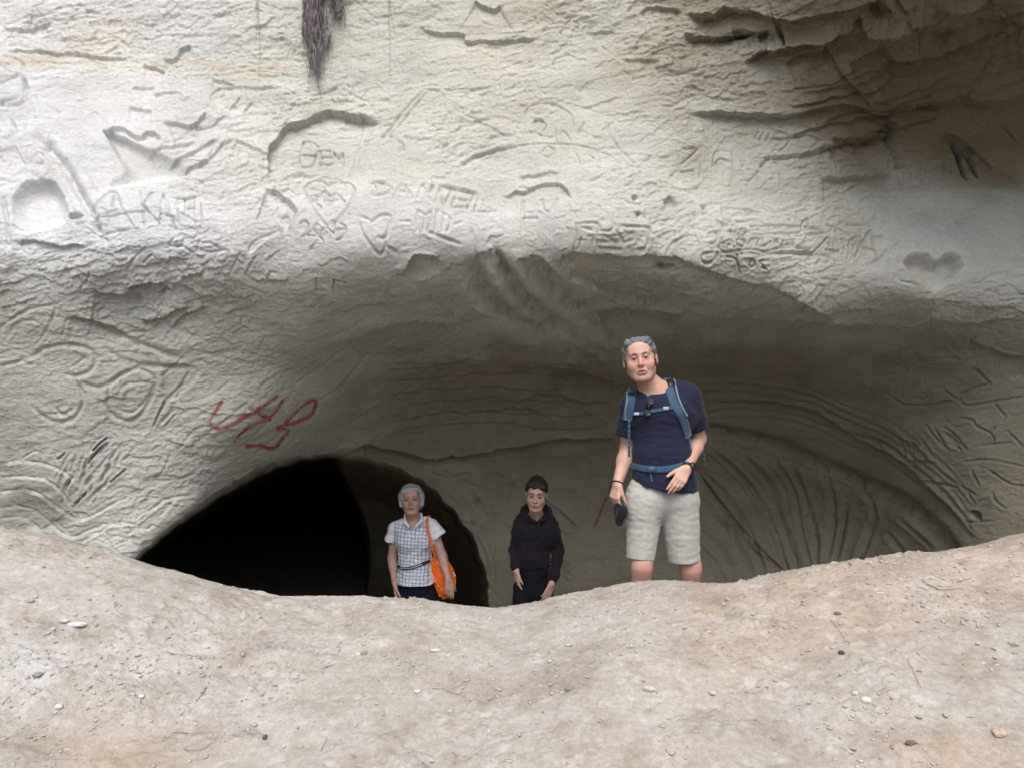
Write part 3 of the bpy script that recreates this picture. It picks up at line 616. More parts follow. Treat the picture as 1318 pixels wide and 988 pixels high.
# ---- rock colours, with some light and shade painted in
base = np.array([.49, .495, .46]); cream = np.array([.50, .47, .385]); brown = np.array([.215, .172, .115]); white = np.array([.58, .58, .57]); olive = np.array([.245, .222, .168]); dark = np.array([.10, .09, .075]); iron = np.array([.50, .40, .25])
X_, Y_, Z_ = V[:, 0], V[:, 1], V[:, 2]
nz = np.zeros(len(PX)); nz[idx] = fbm(x * 1.6, y * 1.6, z * 2.6, 4, 41); nz2 = np.zeros(len(PX)); nz2[idx] = fbm(x * 5, y * 5, z * 12, 4, 47)
tint = np.tile(base, (len(PX), 1))
def blend(c, k):
    global tint
    k = np.clip(k, 0, 1)[:, None]; tint = tint * (1 - k) + c * k
blend(cream, .45 * sstep(260, 60, PY) * sstep(300, 700, PX) + .35 * nz)
blend(np.array([.60, .61, .635]), sstep(420, 150, PX) * sstep(420, 300, PY) * .6 + sstep(235, 275, PY + nz * 25) * sstep(1000, 560, PX) * sstep(360, 320, PY) * .35)  # brighter light painted onto the upper left and the carved band
blend(brown, sstep(720, 1200, PX + nz * 120 - (PY - 130) * .8) * sstep(290, 190, PY + nz * 30) * .95)  # brown stained rock, with the overhang's shade painted in as well
blend(olive, sstep(370, 500, PY + nz * 30 - (PX - 700) * .03) * sstep(250, 600, PX + (PY - 400) * .3) * .95)  # olive rock colour plus painted shade of the cave recess
band = np.exp(-((PY - 78 - .02 * PX - 10 * nz) / 13) ** 2) * sstep(520, 300, PX); blend(iron, .42 * band * (0.6 + nz2))
blend(iron, .35 * np.exp(-((PX - 130) / 60) ** 2 - ((PY - 45) / 30) ** 2))
stn = np.exp(-((PY - 640) / 75) ** 2) * sstep(110, 50, PX + nz * 40) * sstep(-.1, .35, nz2 + .25); blend(np.array([.22, .21, .19]), .8 * stn)
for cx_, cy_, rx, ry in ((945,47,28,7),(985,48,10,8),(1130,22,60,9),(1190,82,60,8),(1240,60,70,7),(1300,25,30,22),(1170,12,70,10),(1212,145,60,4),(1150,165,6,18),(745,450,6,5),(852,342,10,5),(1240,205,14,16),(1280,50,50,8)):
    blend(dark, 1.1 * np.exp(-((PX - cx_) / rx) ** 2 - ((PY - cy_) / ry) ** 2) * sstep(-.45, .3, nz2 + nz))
blend(olive * .75, sdh.ravel() > 3)  # tunnel interior tinted darker than the cave recess
q_ = np.arange(len(PX)).reshape(SH)
F = np.stack([q_[:-1, :-1], q_[1:, :-1], q_[1:, 1:], q_[:-1, 1:]], -1).reshape(-1, 4)
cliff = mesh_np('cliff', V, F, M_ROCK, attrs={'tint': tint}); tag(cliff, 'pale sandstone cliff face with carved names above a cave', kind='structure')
VC = V.reshape(SH + (3,))
def cliff_point(px, py, off=0.0):
    j = int(np.clip(np.searchsorted(ux, px), 1, len(ux) - 2)); i = int(np.clip(np.searchsorted(uy, py), 1, len(uy) - 2))
    return VC[i, j] + N[i, j] * off
# ---- red paint: a thin film following the rock
def paint(polys, label):
    k = np.zeros(SH)
    for pts, wd in polys:
        pts = spline(pts, 6) if len(pts) > 2 else pts
        sl, d, s, r = seg_dist(pts, wd * 3 + 3)
        n = noise3(PX2[sl] / 3.0, PY2[sl] / 3.0, 0 * PX2[sl], 91)
        n2 = noise3(PX2[sl] / 12.0, PY2[sl] / 12.0, 0 * PX2[sl], 92)
        k[sl] = np.maximum(k[sl], np.clip(1.2 * np.exp(-(d / wd) ** 2) * (.90 + .6 * n + .5 * n2), 0, 1))
    on = k > .04; f = (on[:-1, :-1] | on[1:, :-1] | on[1:, 1:] | on[:-1, 1:]) & (sdh[:-1, :-1] < -4)
    FF = F.reshape(SH[0] - 1, SH[1] - 1, 4)[f]; u, inv = np.unique(FF, return_inverse=True)
    VV = V[u] + N.reshape(-1, 3)[u] * .0035
    m, ns, ls, b = new_mat('red_paint', .85, .2)
    b.inputs['Base Color'].default_value = (.30, .06, .045, 1)
    a_ = nd(ns, 'ShaderNodeAttribute', attribute_name='cover'); n = noise_node(ns, ls, 160, 4, .7)
    mt = nd(ns, 'ShaderNodeMath', operation='MULTIPLY_ADD'); ls.new(n.outputs[0], mt.inputs[0]); mt.inputs[1].default_value = 1.2; mt.inputs[2].default_value = -.6
    ad = nd(ns, 'ShaderNodeMath', operation='ADD', use_clamp=True); ls.new(mt.outputs[0], ad.inputs[0]); ls.new(a_.outputs['Fac'], ad.inputs[1])
    mu = nd(ns, 'ShaderNodeMath', operation='MULTIPLY', use_clamp=True); ls.new(ad.outputs[0], mu.inputs[0]); ls.new(a_.outputs['Fac'], mu.inputs[1])
    ls.new(mu.outputs[0], b.inputs['Alpha'])
    o = mesh_np('red_paint_mark', VV, inv.reshape(-1, 4), m, parent=cliff, attrs={'cover': k.ravel()[u]}); o['label'] = label
paint([(c6((703,462),(682,495),(665,525),(670,540),(695,545),(730,535),(800,490),(872,440)), 2.6), (c6((790,480),(825,500),(855,515)), 3.0), (c6((892,455),(850,510),(780,545),(740,590)), 2.0),
       (c6((880,540),(930,525),(985,500),(997,455),(965,465),(900,530),(885,545)), 2.4), (c6((885,540),(912,552),(895,580),(870,612),(830,603),(790,606)), 2.6)], 'red sprayed letters on the rock left of the arch')
paint([(np.array([(789,622),(783,636),(773,658),(765,678)], float), 1.5)], 'short red streak on the cave back wall')
print('cliff', time.time() - T0)
# ------------------------------------------------------------------ the sand mound, the ground and the cave floor: one sheet
CREST = np.array([(-400,660),(-120,668),(0,682),(60,690),(120,706),(175,719),(220,734),(265,747),(330,762),(390,770),(440,772),(500,771),(560,776),(600,780),(640,781),(680,774),(720,765),(765,757),(810,752),(845,749),(900,752),(935,752),(965,745),(1000,735),(1060,722),(1130,713),(1200,705),(1270,695),(1318,683),(1450,672),(1750,660)], float)
YC = 3.1
cxs = (CREST[:, 0] - CX) / FOC * YC; cs_ = (CREST[:, 1] - CY) / FOC
fx = np.linspace(-8, 8, 1601); fs = np.interp(fx, cxs, cs_); kern = np.hanning(15); kern /= kern.sum()
fs = np.convolve(np.pad(fs, 7, mode='edge'), kern, 'valid')
fy = np.linspace(3.1, 20, 1700)
ffl = np.interp(fy, [3.1, 3.4, 3.8, 4.15, 4.5, 5.0, 5.6, 6.0, 6.5, 8, 16, 20], [.77, .68, .33, .035, .015, -.33, -.74, -.80, -.82, -.95, -1.1, -1.1])
k2 = np.hanning(21); k2 /= k2.sum(); ffl = np.convolve(np.pad(ffl, 10, mode='edge'), k2, 'valid'); ffl[0] = ffl[1]
def ground_z(x, y, detail=False):
    x = np.asarray(x, float); y = np.asarray(y, float)
    s = -np.interp(x, fx, fs)
    t = y - YC
    q = .55 * (np.sqrt(t * t + .0625) - .25)
    zf = EYE + s * y - q
    zf = np.where(y < 0.2, np.minimum(EYE + s * .2 - .55 * (np.sqrt((.2 - YC) ** 2 + .0625) - .25), zf), zf)
    zf = np.where(y < .4, zf * sstep(-3, .4, y), zf)
    zc = EYE + s * YC
    zb = np.interp(y, fy, ffl) + (zc - ffl[0]) * np.exp(-(np.maximum(t, 0) / .62) ** 2)
    zb = np.where(t > .25, zb, np.minimum(zb, zc + (t * -.31)) * .5 + (zc - t * .36 - t * t * .9) * .5)
    wv = sstep(-.02, .25, t); z = zf * (1 - wv) + zb * wv
    fl = sstep(14, 7, np.abs(x)); z = np.where(y < YC + 1, z * fl, z)
    return z
gx = np.concatenate([grow(-2.75, -400, .02, 1.2)[::-1], np.arange(-2.75, 2.76, .0078), grow(2.75, 400, .02, 1.2)])
gy = np.concatenate([grow(1.85, -400, .02, 1.2)[::-1], np.arange(1.85, 3.5, .0058), grow(3.5, 20.0, .014, 1.07)])
XG, YG = np.meshgrid(gx, gy); GS = XG.shape; xf_, yf_ = XG.ravel(), YG.ravel()
ZG = ground_z(xf_, yf_)
nr = np.where((np.abs(xf_) < 3.4) & (yf_ > 1.3) & (yf_ < 4.2))[0]; xn, yn = xf_[nr], yf_[nr]; zn = 0 * xn
g = .030 * noise3(xn * 1.3, yn * 1.3, zn, 51) + .014 * noise3(xn * 3.4, yn * 3.4, zn, 52) + .007 * noise3(xn * 8, yn * 8, zn, 53) + .0035 * noise3(xn * 19, yn * 19, zn, 54) + .002 * noise3(xn * 45, yn * 45, zn, 55) + .0012 * noise3(xn * 95, yn * 95, zn, 56)
rough_m = sstep(-.1, .5, noise3(xn * 1.7, yn * 1.7, zn, 57) + .5 * noise3(xn * 5, yn * 5, zn, 58))
# flaky crust: small plates standing proud where the crust has broken
wx = xn + .02 * noise3(xn * 14, yn * 14, zn, 61); wy = yn + .02 * noise3(xn * 14, yn * 14, zn, 62)
def plates(f, amp, seed):
    cx_ = np.floor(wx * f); cy_ = np.floor(wy * f); best = np.full(len(wx), 9.0); sec = np.full(len(wx), 9.0); val = np.zeros(len(wx))
    for i in (-1, 0, 1):
        for j in (-1, 0, 1):
            a = cx_ + i; b = cy_ + j
            h1 = np.modf(np.abs(np.sin(a * 127.1 + b * 311.7 + seed) * 43758.5453))[0]; h2 = np.modf(np.abs(np.sin(a * 269.5 + b * 183.3 + seed * 2) * 43758.5453))[0]
            d = (wx * f - a - h1) ** 2 + (wy * f - b - h2) ** 2
            u = d < best; sec = np.where(u, best, np.minimum(sec, d)); best = np.where(u, d, best); val = np.where(u, h1 * h2 * 2, val)
    e = np.sqrt(sec) - np.sqrt(best)
    return amp * (val + .3) * sstep(.02, .22, e) * (val > .35)
rough_m = np.maximum(rough_m, .95 * np.exp(-((xn + 1.3) / .5) ** 2 - ((yn - 2.35) / .25) ** 2)); g += (plates(26, .0075, 1.3) * rough_m + plates(60, .0040, 4.1) * (rough_m * .7 + .3) + .0022 * noise3(xn * 30, yn * 30, zn, 44))
# a few dips, footprints and runnels
def dip(x0, y0, rx, ry, d, ang=0):
    global g
    c, s = math.cos(ang), math.sin(ang); a = (xn - x0) * c + (yn - y0) * s; b = -(xn - x0) * s + (yn - y0) * c
    r2 = (a / rx) ** 2 + (b / ry) ** 2; g += -d * np.exp(-r2) + d * .4 * np.exp(-(np.sqrt(r2) - 1.7) ** 2 * 4)
rg = random.Random(8)
for i in range(26): dip(rg.uniform(-2.2, 2.2), rg.uniform(2.0, 3.0), rg.uniform(.03, .09), rg.uniform(.03, .07), rg.uniform(.003, .010), rg.uniform(0, 3))
dip(-1.35, 2.15, .22, .10, .02); dip(-.9, 2.5, .16, .06, .01); dip(.55, 2.25, .18, .08, .018); dip(1.45, 2.35, .2, .07, .014); dip(.9, 2.75, .05, .12, .012)
ZG[nr] += g * sstep(1.3, 1.7, yn) * sstep(4.2, 3.6, yn)
# colour of the dust itself
tg = np.tile(np.array([.348, .327, .297]), (len(xf_), 1))
def gblend(c, k):
    global tg
    kk_ = np.zeros(len(xf_)); kk_[nr] = np.clip(k, 0, 1); tg = tg * (1 - kk_[:, None]) + np.array(c) * kk_[:, None]
n1 = fbm(xn * 1.1, yn * 1.6, zn, 4, 63); n2 = fbm(xn * 4, yn * 5, zn, 4, 67)
gblend((.37, .30, .235), sstep(-.2, 1.6, xn + .7 * n1) * sstep(-.4, .5, n1 + .3) * .75)
gblend((.43, .415, .385), sstep(.05, .9, n2 + .25 * n1) * .5)
gblend((.25, .215, .175), sstep(.1, .8, fbm(xn * 11, yn * 13, zn, 4, 87)) * .45)
gblend((.47, .455, .43), sstep(.25, .7, fbm(xn * 16, yn * 18, zn, 4, 97)) * .45)
gblend((.45, .45, .445), np.exp(-((xn + 1.35) / .55) ** 2 - ((yn - 2.35) / .28) ** 2) * sstep(-.3, .5, n2 + .15) * .75)
gblend((.33, .27, .205), np.exp(-((xn + 1.05) / .22) ** 2 - ((yn - 2.08) / .14) ** 2) * .8)
gblend((.26, .21, .155), sstep(.35, .8, fbm(xn * 2.4, yn * 3.5, zn, 4, 77)) * .35)
gblend((.36, .19, .09), np.exp(-((xn - 1.07) / .09) ** 2 - ((yn - 2.05) / .05) ** 2) * .6 * sstep(-.5,.4,n2))
gblend((.24, .225, .21), np.exp(-((xn + .83) / .06) ** 2 - ((yn - 2.62) / .03) ** 2) * .7)
gblend((.24, .225, .21), np.exp(-((xn - .02) / .05) ** 2 - ((yn - 2.58) / .04) ** 2) * .5)
V2 = np.stack([xf_, yf_, ZG], 1); q_ = np.arange(len(xf_)).reshape(GS)
# behind the viewer: rising bank, out of view, added to block low sky light
bk = np.where(yf_ < 0)[0]; yb, xb = yf_[bk], xf_[bk]
V2[bk, 2] += .1 * noise3(xb * .3, yb * .3, 0 * bk, 81) * sstep(0, -4, yb) + 2.2 * sstep(-5, -18, yb + 1.2 * noise3(xb * .15, yb * .15, 0 * bk, 83)) + 7 * sstep(-13, -60, yb)
earth = sstep(-2, -4, yb)[:, None]; tg[bk] = tg[bk] * (1 - earth) + np.array((.085, .085, .05)) * earth
F2 = np.stack([q_[:-1, :-1], q_[:-1, 1:], q_[1:, 1:], q_[1:, :-1]], -1).reshape(-1, 4)
ground = mesh_np('ground', V2, F2, M_SAND, attrs={'tint': tg}); tag(ground, 'pale dusty sand mound in front of the cave', kind='structure')
ZGG = ZG.reshape(GS)
def gz(x, y):
    j = int(np.clip(np.searchsorted(gx, x), 1, len(gx) - 1)); i = int(np.clip(np.searchsorted(gy, y), 1, len(gy) - 1)); return float(ZGG[i, j])
def ground_hit(px, py):
    """where the viewer's line of sight through a spot meets the mound"""
    a = (px - CX) / FOC; b = (py - CY) / FOC; Y = 1.2
    while Y < 3.6:
        if gz(a * Y, Y) >= EYE - b * Y: break
        Y += .004
    return a * Y, Y, gz(a * Y, Y)
print('ground', time.time() - T0)
# ---- loose chips, uncountable
M_CHIP = mat_flat('pale_chips', (.36, .335, .30), .95, .25, 30)
def chip_mesh(n, seed, region, smin, smax, flat=.45):
    r = np.random.RandomState(seed)
    ico = np.array([(0,0,1),(.894,0,.447),(.276,.851,.447),(-.724,.526,.447),(-.724,-.526,.447),(.276,-.851,.447),(.724,.526,-.447),(-.276,.851,-.447),(-.894,0,-.447),(-.276,-.851,-.447),(.724,-.526,-.447),(0,0,-1)])
    fc = np.array([(0,1,2),(0,2,3),(0,3,4),(0,4,5),(0,5,1),(1,6,2),(2,7,3),(3,8,4),(4,9,5),(5,10,1),(6,7,2),(7,8,3),(8,9,4),(9,10,5),(10,6,1),(11,7,6),(11,8,7),(11,9,8),(11,10,9),(11,6,10)])
    x, y = region(r, n); s = smin + (smax - smin) * r.rand(n) ** 5
    vv = []; ff = []
    for i in range(n):
        v = ico * (0.45 + .8 * r.rand(12, 1)) * s[i] * np.array([1 + .5 * r.rand(), .7, flat * (.6 + .8 * r.rand())])
        a = r.rand() * 6.28; c, q = math.cos(a), math.sin(a); v = v @ np.array([[c, -q, 0], [q, c, 0], [0, 0, 1]]).T
        v += (x[i], y[i], gz(x[i], y[i]) + s[i] * .0); vv.append(v); ff.append(fc + 12 * i)
    return np.vstack(vv), np.vstack(ff)
def region(r, n):
    out = []
    while len(out) < n:
        x = r.uniform(-2.5, 2.5); y = r.uniform(1.95, 3.12)
        dn = float(noise3(np.array([x * 2.2]), np.array([y * 2.2]), np.array([0.]), 58)[0]) + 1.1 * math.exp(-((x + 1.4) / .45) ** 2 - ((y - 2.35) / .3) ** 2) + .7 * math.exp(-((x - 1.6) / .4) ** 2 - ((y - 2.6) / .3) ** 2)
        if r.rand() < .16 + max(0, dn) * .8: out.append((x, y))
    a = np.array(out); return a[:, 0], a[:, 1]
v, f = chip_mesh(13000, 4, region, .0014, .0105)
tag(mesh_np('gravel', v, f, M_CHIP, smooth=False), 'loose pale chips of crumbled sandstone scattered over the mound', kind='stuff')
# ---- stones and twigs one can pick out
def stone(px, py, wpx, hpx, col, label, ang=0, seed=0, name='stone', cat='stone', group=None, flat=.5):
    x, y, z = ground_hit(px, py); s = wpx / FOC * y / 2; sh = hpx / FOC * y / 2
    r = np.random.RandomState(seed + 100); n = 10; m = 7; V = []; F = []
    for i in range(m):
        th = math.pi * i / (m - 1)
        for k in range(n):
            ph = 2 * math.pi * k / n
            V.append((math.sin(th) * math.cos(ph), math.sin(th) * math.sin(ph), math.cos(th)))
    V = np.array(V); V *= (1 + .28 * noise3(V[:, 0] * 1.6, V[:, 1] * 1.6, V[:, 2] * 1.6, seed)[:, None]); V = np.sign(V) * np.abs(V) ** .82
    V *= np.array([s, sh * 1.1, sh * flat + s * .18]); c, q = math.cos(ang), math.sin(ang); V = V @ np.array([[c, -q, 0], [q, c, 0], [0, 0, 1]]).T
    for i in range(m - 1):
        for k in range(n): F.append((i * n + k, (i + 1) * n + k, (i + 1) * n + (k + 1) % n, i * n + (k + 1) % n))
    V += (x, y, z + V[:, 2].max() * .35)
    o = mesh_np(name, V, F, mat_flat('stone_' + name, col, .9, .22, 90, .002), origin=(x, y, z), smooth=False); tag(o, label, cat, group); return o
stone(98, 806, 24, 9, (.44,.44,.45), 'broken white flake of crust lying near the left end of the mound', .1, 1, 'rock_flake', 'rock flake', flat=.25)
stone(82, 799, 14, 7, (.43,.43,.43), 'small white flake just above the broken white crust flake', -.2, 12, 'rock_flake', 'rock flake', flat=.25)
stone(48, 870, 11, 9, (.22,.21,.20), 'small dark stone half sunk in the white rubble at left', 0, 2)
stone(733, 887, 12, 8, (.20,.19,.20), 'blue grey pebble on smooth sand below the boy', .2, 3, 'pebble', 'pebble')
stone(836, 887, 16, 9, (.40,.36,.30), 'flat tan pebble on the sand below the man', 0, 4, 'pebble', 'pebble')
stone(461, 842, 8, 6, (.44,.42,.39), 'pale pebble touching the reddish one below the woman', 0, 5, 'pebble', 'pebble')
stone(469, 841, 8, 6, (.30,.19,.14), 'reddish brown pebble on the sand below the woman', 0, 6, 'pebble', 'pebble')
stone(537, 890, 9, 6, (.45,.44,.42), 'rounded whitish pebble in the middle of the mound', 0, 7, 'pebble', 'pebble')
stone(1083, 840, 8, 6, (.06,.055,.05), 'black clod on pinkish sand right of the man', 0, 8, 'pebble', 'pebble')
stone(1115, 902, 13, 9, (.50,.48,.45), 'white angular stone on the right side of the mound', .2, 9)
stone(1286, 945, 19, 13, (.38,.31,.24), 'rounded sandy stone at the lower right corner', 0, 10)
stone(1100, 892, 8, 7, (.44,.42,.38), 'small pale stone up left of the white angular stone', .4, 19)
stone(1172, 957, 15, 7, (.13,.11,.085), 'dark crumbly clump above the orange sand patch', .2, 11, 'soil_clump', 'soil clump')
stone(341, 951, 6, 8, (.07,.07,.06), 'tiny dark stone at the bottom left of centre', 0, 13)
stone(76, 911, 10, 8, (.46,.46,.45), 'white lump in the rubble patch at far left', .5, 14)
stone(182, 898, 7, 7, (.46,.46,.45), 'small white chip beside the curved groove left of centre', .5, 15, 'rock_flake', 'rock flake')
stone(1078, 790, 10, 6, (.14,.10,.08), 'dark crumb on top of the crack near the crest', 0, 16, 'soil_clump', 'soil clump')
stone(560, 838, 14, 6, (.46,.42,.36), 'thin tan chip lying between woman and centre', .1, 17, 'rock_flake', 'rock flake', flat=.25)
stone(917, 893, 9, 7, (.43,.40,.36), 'cream pebble right of the flat tan pebble', .1, 18, 'pebble', 'pebble')
M_TWIG = mat_flat('dry_twig', (.13, .10, .075), .9, .3, 200); M_STRAW = mat_flat('straw', (.42, .36, .26), .8, .2, 200)
def twig(pts, label, r=.0013, mat=None, cat='twig', name='twig'):
    P3 = []
    for p in spline(np.array(pts, float), 4):
        x, y, z = ground_hit(*p); P3.append((x, y, z + .004))
    v, f = tube(P3, [r * (1 - .5 * i / len(P3)) for i in range(len(P3))], 5)
    tag(mesh_np(name, v, f, mat or M_TWIG, origin=P3[0]), label, cat)
twig([(1187,750),(1200,755),(1210,760),(1225,759),(1240,758)], 'forked brown twig near the crest on the right')
twig([(1232,750),(1240,748),(1250,745)], 'short dark stick just above the forked brown twig')
twig([(1068,798),(1080,812),(1090,828),(1094,830)], 'thin bent grass root in the middle right', .0009)
twig([(1168,853),(1176,866),(1182,880),(1186,888)], 'straight grey stalk lying on pink sand at right', .0010)
twig([(266,886),(262,893),(256,900),(252,903)], 'short brown twig left of centre', .0013)
twig([(222,944),(245,946),(262,944),(284,943)], 'long thin rootlet at lower left, upper one of two', .0008)
twig([(236,967),(255,968),(270,960),(283,947)], 'curved thin rootlet at lower left, lower one of two', .0008)
twig([(318,946),(330,946),(340,947)], 'short dark stalk left of the tiny dark stone', .0008)
twig([(415,862),(425,858),(434,856)], 'small dark twig below the woman', .0011)
twig([(556,887),(575,890),(598,899)], 'thin grey stalk right of the whitish pebble', .0008)
twig([(558,936),(562,947),(567,958)], 'pale straw at the bottom centre', .0009, M_STRAW, 'straw', 'straw')
twig([(413,968),(418,957),(422,950)], 'fine short rootlet at the bottom left of centre', .0008)
twig([(805,834),(812,836),(818,834)], 'small curled rootlet below the man', .0009)
twig([(215,842),(245,846),(264,845)], 'thin dry stem on the left slope', .0008)
# ---- roots hanging down the cliff
M_BARK = mat_flat('grey_root_bark', (.135, .118, .120), .95, .45, 30, .006, stretch=(1, 1, .12))
rt = random.Random(21)
def hang(px0, px1, y0, y1, seed, r0=.004, off=.05, wig=2.0, n=12):
    P3 = []; rr_ = random.Random(seed); ph = rr_.random() * 6
    for i in range(n):
        t = i / (n - 1); px = px0 + (px1 - px0) * t + wig * math.sin(ph + t * 5) + rr_.uniform(-.4, .4) * wig * .5; py = y0 + (y1 - y0) * t
        p = cliff_point(px, py, off * (1 - .3 * t)); P3.append(tuple(p))
    P3[0] = (P3[0][0], P3[0][1], P3[0][2])
    return tube(P3, [r0 * (1 - .75 * i / (n - 1)) for i in range(n)], 5)
base_p = cliff_point(412, -30, .04)
root = empty('hanging_root', base_p, 'shaggy grey purple root bundle hanging down the pale rock at top', 'root')
# the thick decaying stem: flattened lobes with fibrous ridges
def stem(path, wid, name, dep=.5, lab=None):
    P0 = spline(np.array([(a, b) for a, b in path], float), 7); W0 = np.interp(np.linspace(0, 1, len(P0)), np.linspace(0, 1, len(wid)), wid)
    n = 28; V = []; F = []
    for i, (px, py) in enumerate(P0):
        c = cliff_point(px, py, .035); w_ = W0[i] / FOC * c[1]
        for k in range(n):
            t = 2 * math.pi * k / n
            rr_ = 1 + .22 * float(noise3(np.array([k * .9]), np.array([i * .10]), np.array([len(path) * 1.]), 33)[0]) + .25 * math.sin(k * 2.7 + 3 * math.sin(i * .13)) * .6
            V.append((c[0] + w_ * rr_ * (1 + .2 * math.sin(i * 1.3 + k)) * math.cos(t), c[1] + w_ * dep * rr_ * math.sin(t) - .01, c[2] + .006 * math.sin(k * 4.1 + i)))
    for i in range(len(P0) - 1):
        for k in range(n): F.append((i * n + k, i * n + (k + 1) % n, (i + 1) * n + (k + 1) % n, (i + 1) * n + k))
    F.append(tuple(range(n))[::-1]); F.append(tuple(range((len(P0) - 1) * n, len(P0) * n)))
    mesh_np(name, V, F, M_BARK, parent=root)
stem([(412,-40),(410,0),(402,30),(399,55),(404,66),(407,82),(408,94)], [11,9,6,4,4.5,3.5,1], 'main_stem')
stem([(404,-10),(399,20),(396,48),(398,62)], [5,6,5,1], 'bark_strip'); stem([(430,-40),(434,-5),(436,12),(438,28)], [9,8,6,1], 'side_stem'); stem([(420,40),(423,52),(420,66)], [2,4,1], 'bark_strip')
fib = []
for i in range(300):
    a = rt.random()
    if a < .62: x = rt.gauss(408, 6.5); y = rt.uniform(-30, 80); x1 = 408 + (x - 408) * .8 + rt.gauss(0, 2); L = rt.uniform(20, 50)
    elif a < .85: x = rt.gauss(435, 5); y = rt.uniform(-30, 10); x1 = x + rt.gauss(0, 3); L = rt.uniform(15, 42)
    else: x = rt.gauss(399, 4); y = rt.uniform(-20, 40); x1 = x + rt.gauss(-1, 2); L = rt.uniform(20, 40)
    fib.append(hang(x, x1, y, min(y + L, 100 + rt.uniform(0, 26)), i, rt.uniform(.0012, .0045), rt.uniform(.035, .085), 1.6, 7))
v, f = merge(fib); mesh_np('root_fibres', v, f, M_BARK, parent=root)['kind'] = 'stuff'
M_THIN = mat_flat('thin_root', (.30, .25, .19), .9, .3, 100)
for (x0, x1, y0, y1, r_h, lab) in ((331, 333, -30, 112, .0032, 'long hair thin root hanging left of the shaggy root, loosely looped'), (327, 331, -30, 60, .0022, 'shorter hair thin root beside the loosely looped one'),
                                    (413, 411, 112, 152, .0022, 'fine pale rootlet dangling from the tip of the shaggy root'), (501, 500, -30, 98, .0026, 'straight thin root right of the shaggy root'), (497, 510, -20, 50, .0022, 'kinked thin root beside the straight one'), (442, 434, 10, 60, .0012, 'wispy rootlet from the side of the shaggy root')):
    v, f = hang(x0, x1, y0, y1, int(x0), r_h, .015, 2.0 if x0 < 340 else 1.0, 16)
    tag(mesh_np('thin_root', v, f, M_THIN, origin=cliff_point(x0, y0, .015)), lab, 'root')
# small roots and soil in the dark cracks of the upper right
fr = []
for i in range(120):
    cx_, cy_ = rt.choice([(1130,22),(1165,14),(1190,16),(1215,80),(1260,62),(1180,88),(1290,30),(1300,45),(985,48),(945,45),(1240,215)])
    x = cx_ + rt.gauss(0, 18); y = cy_ + rt.gauss(0, 4); fr.append(hang(x, x + rt.gauss(0, 4), y, y + rt.uniform(4, 16), i + 500, rt.uniform(.0008, .0018), .012, .8, 5))
v, f = merge(fr); tag(mesh_np('rootlets', v, f, mat_flat('dark_rootlet', (.09, .06, .045), .9, .3, 100)), 'fine dark rootlets sprouting from the cracks at upper right', kind='stuff')
print('ground things', time.time() - T0)
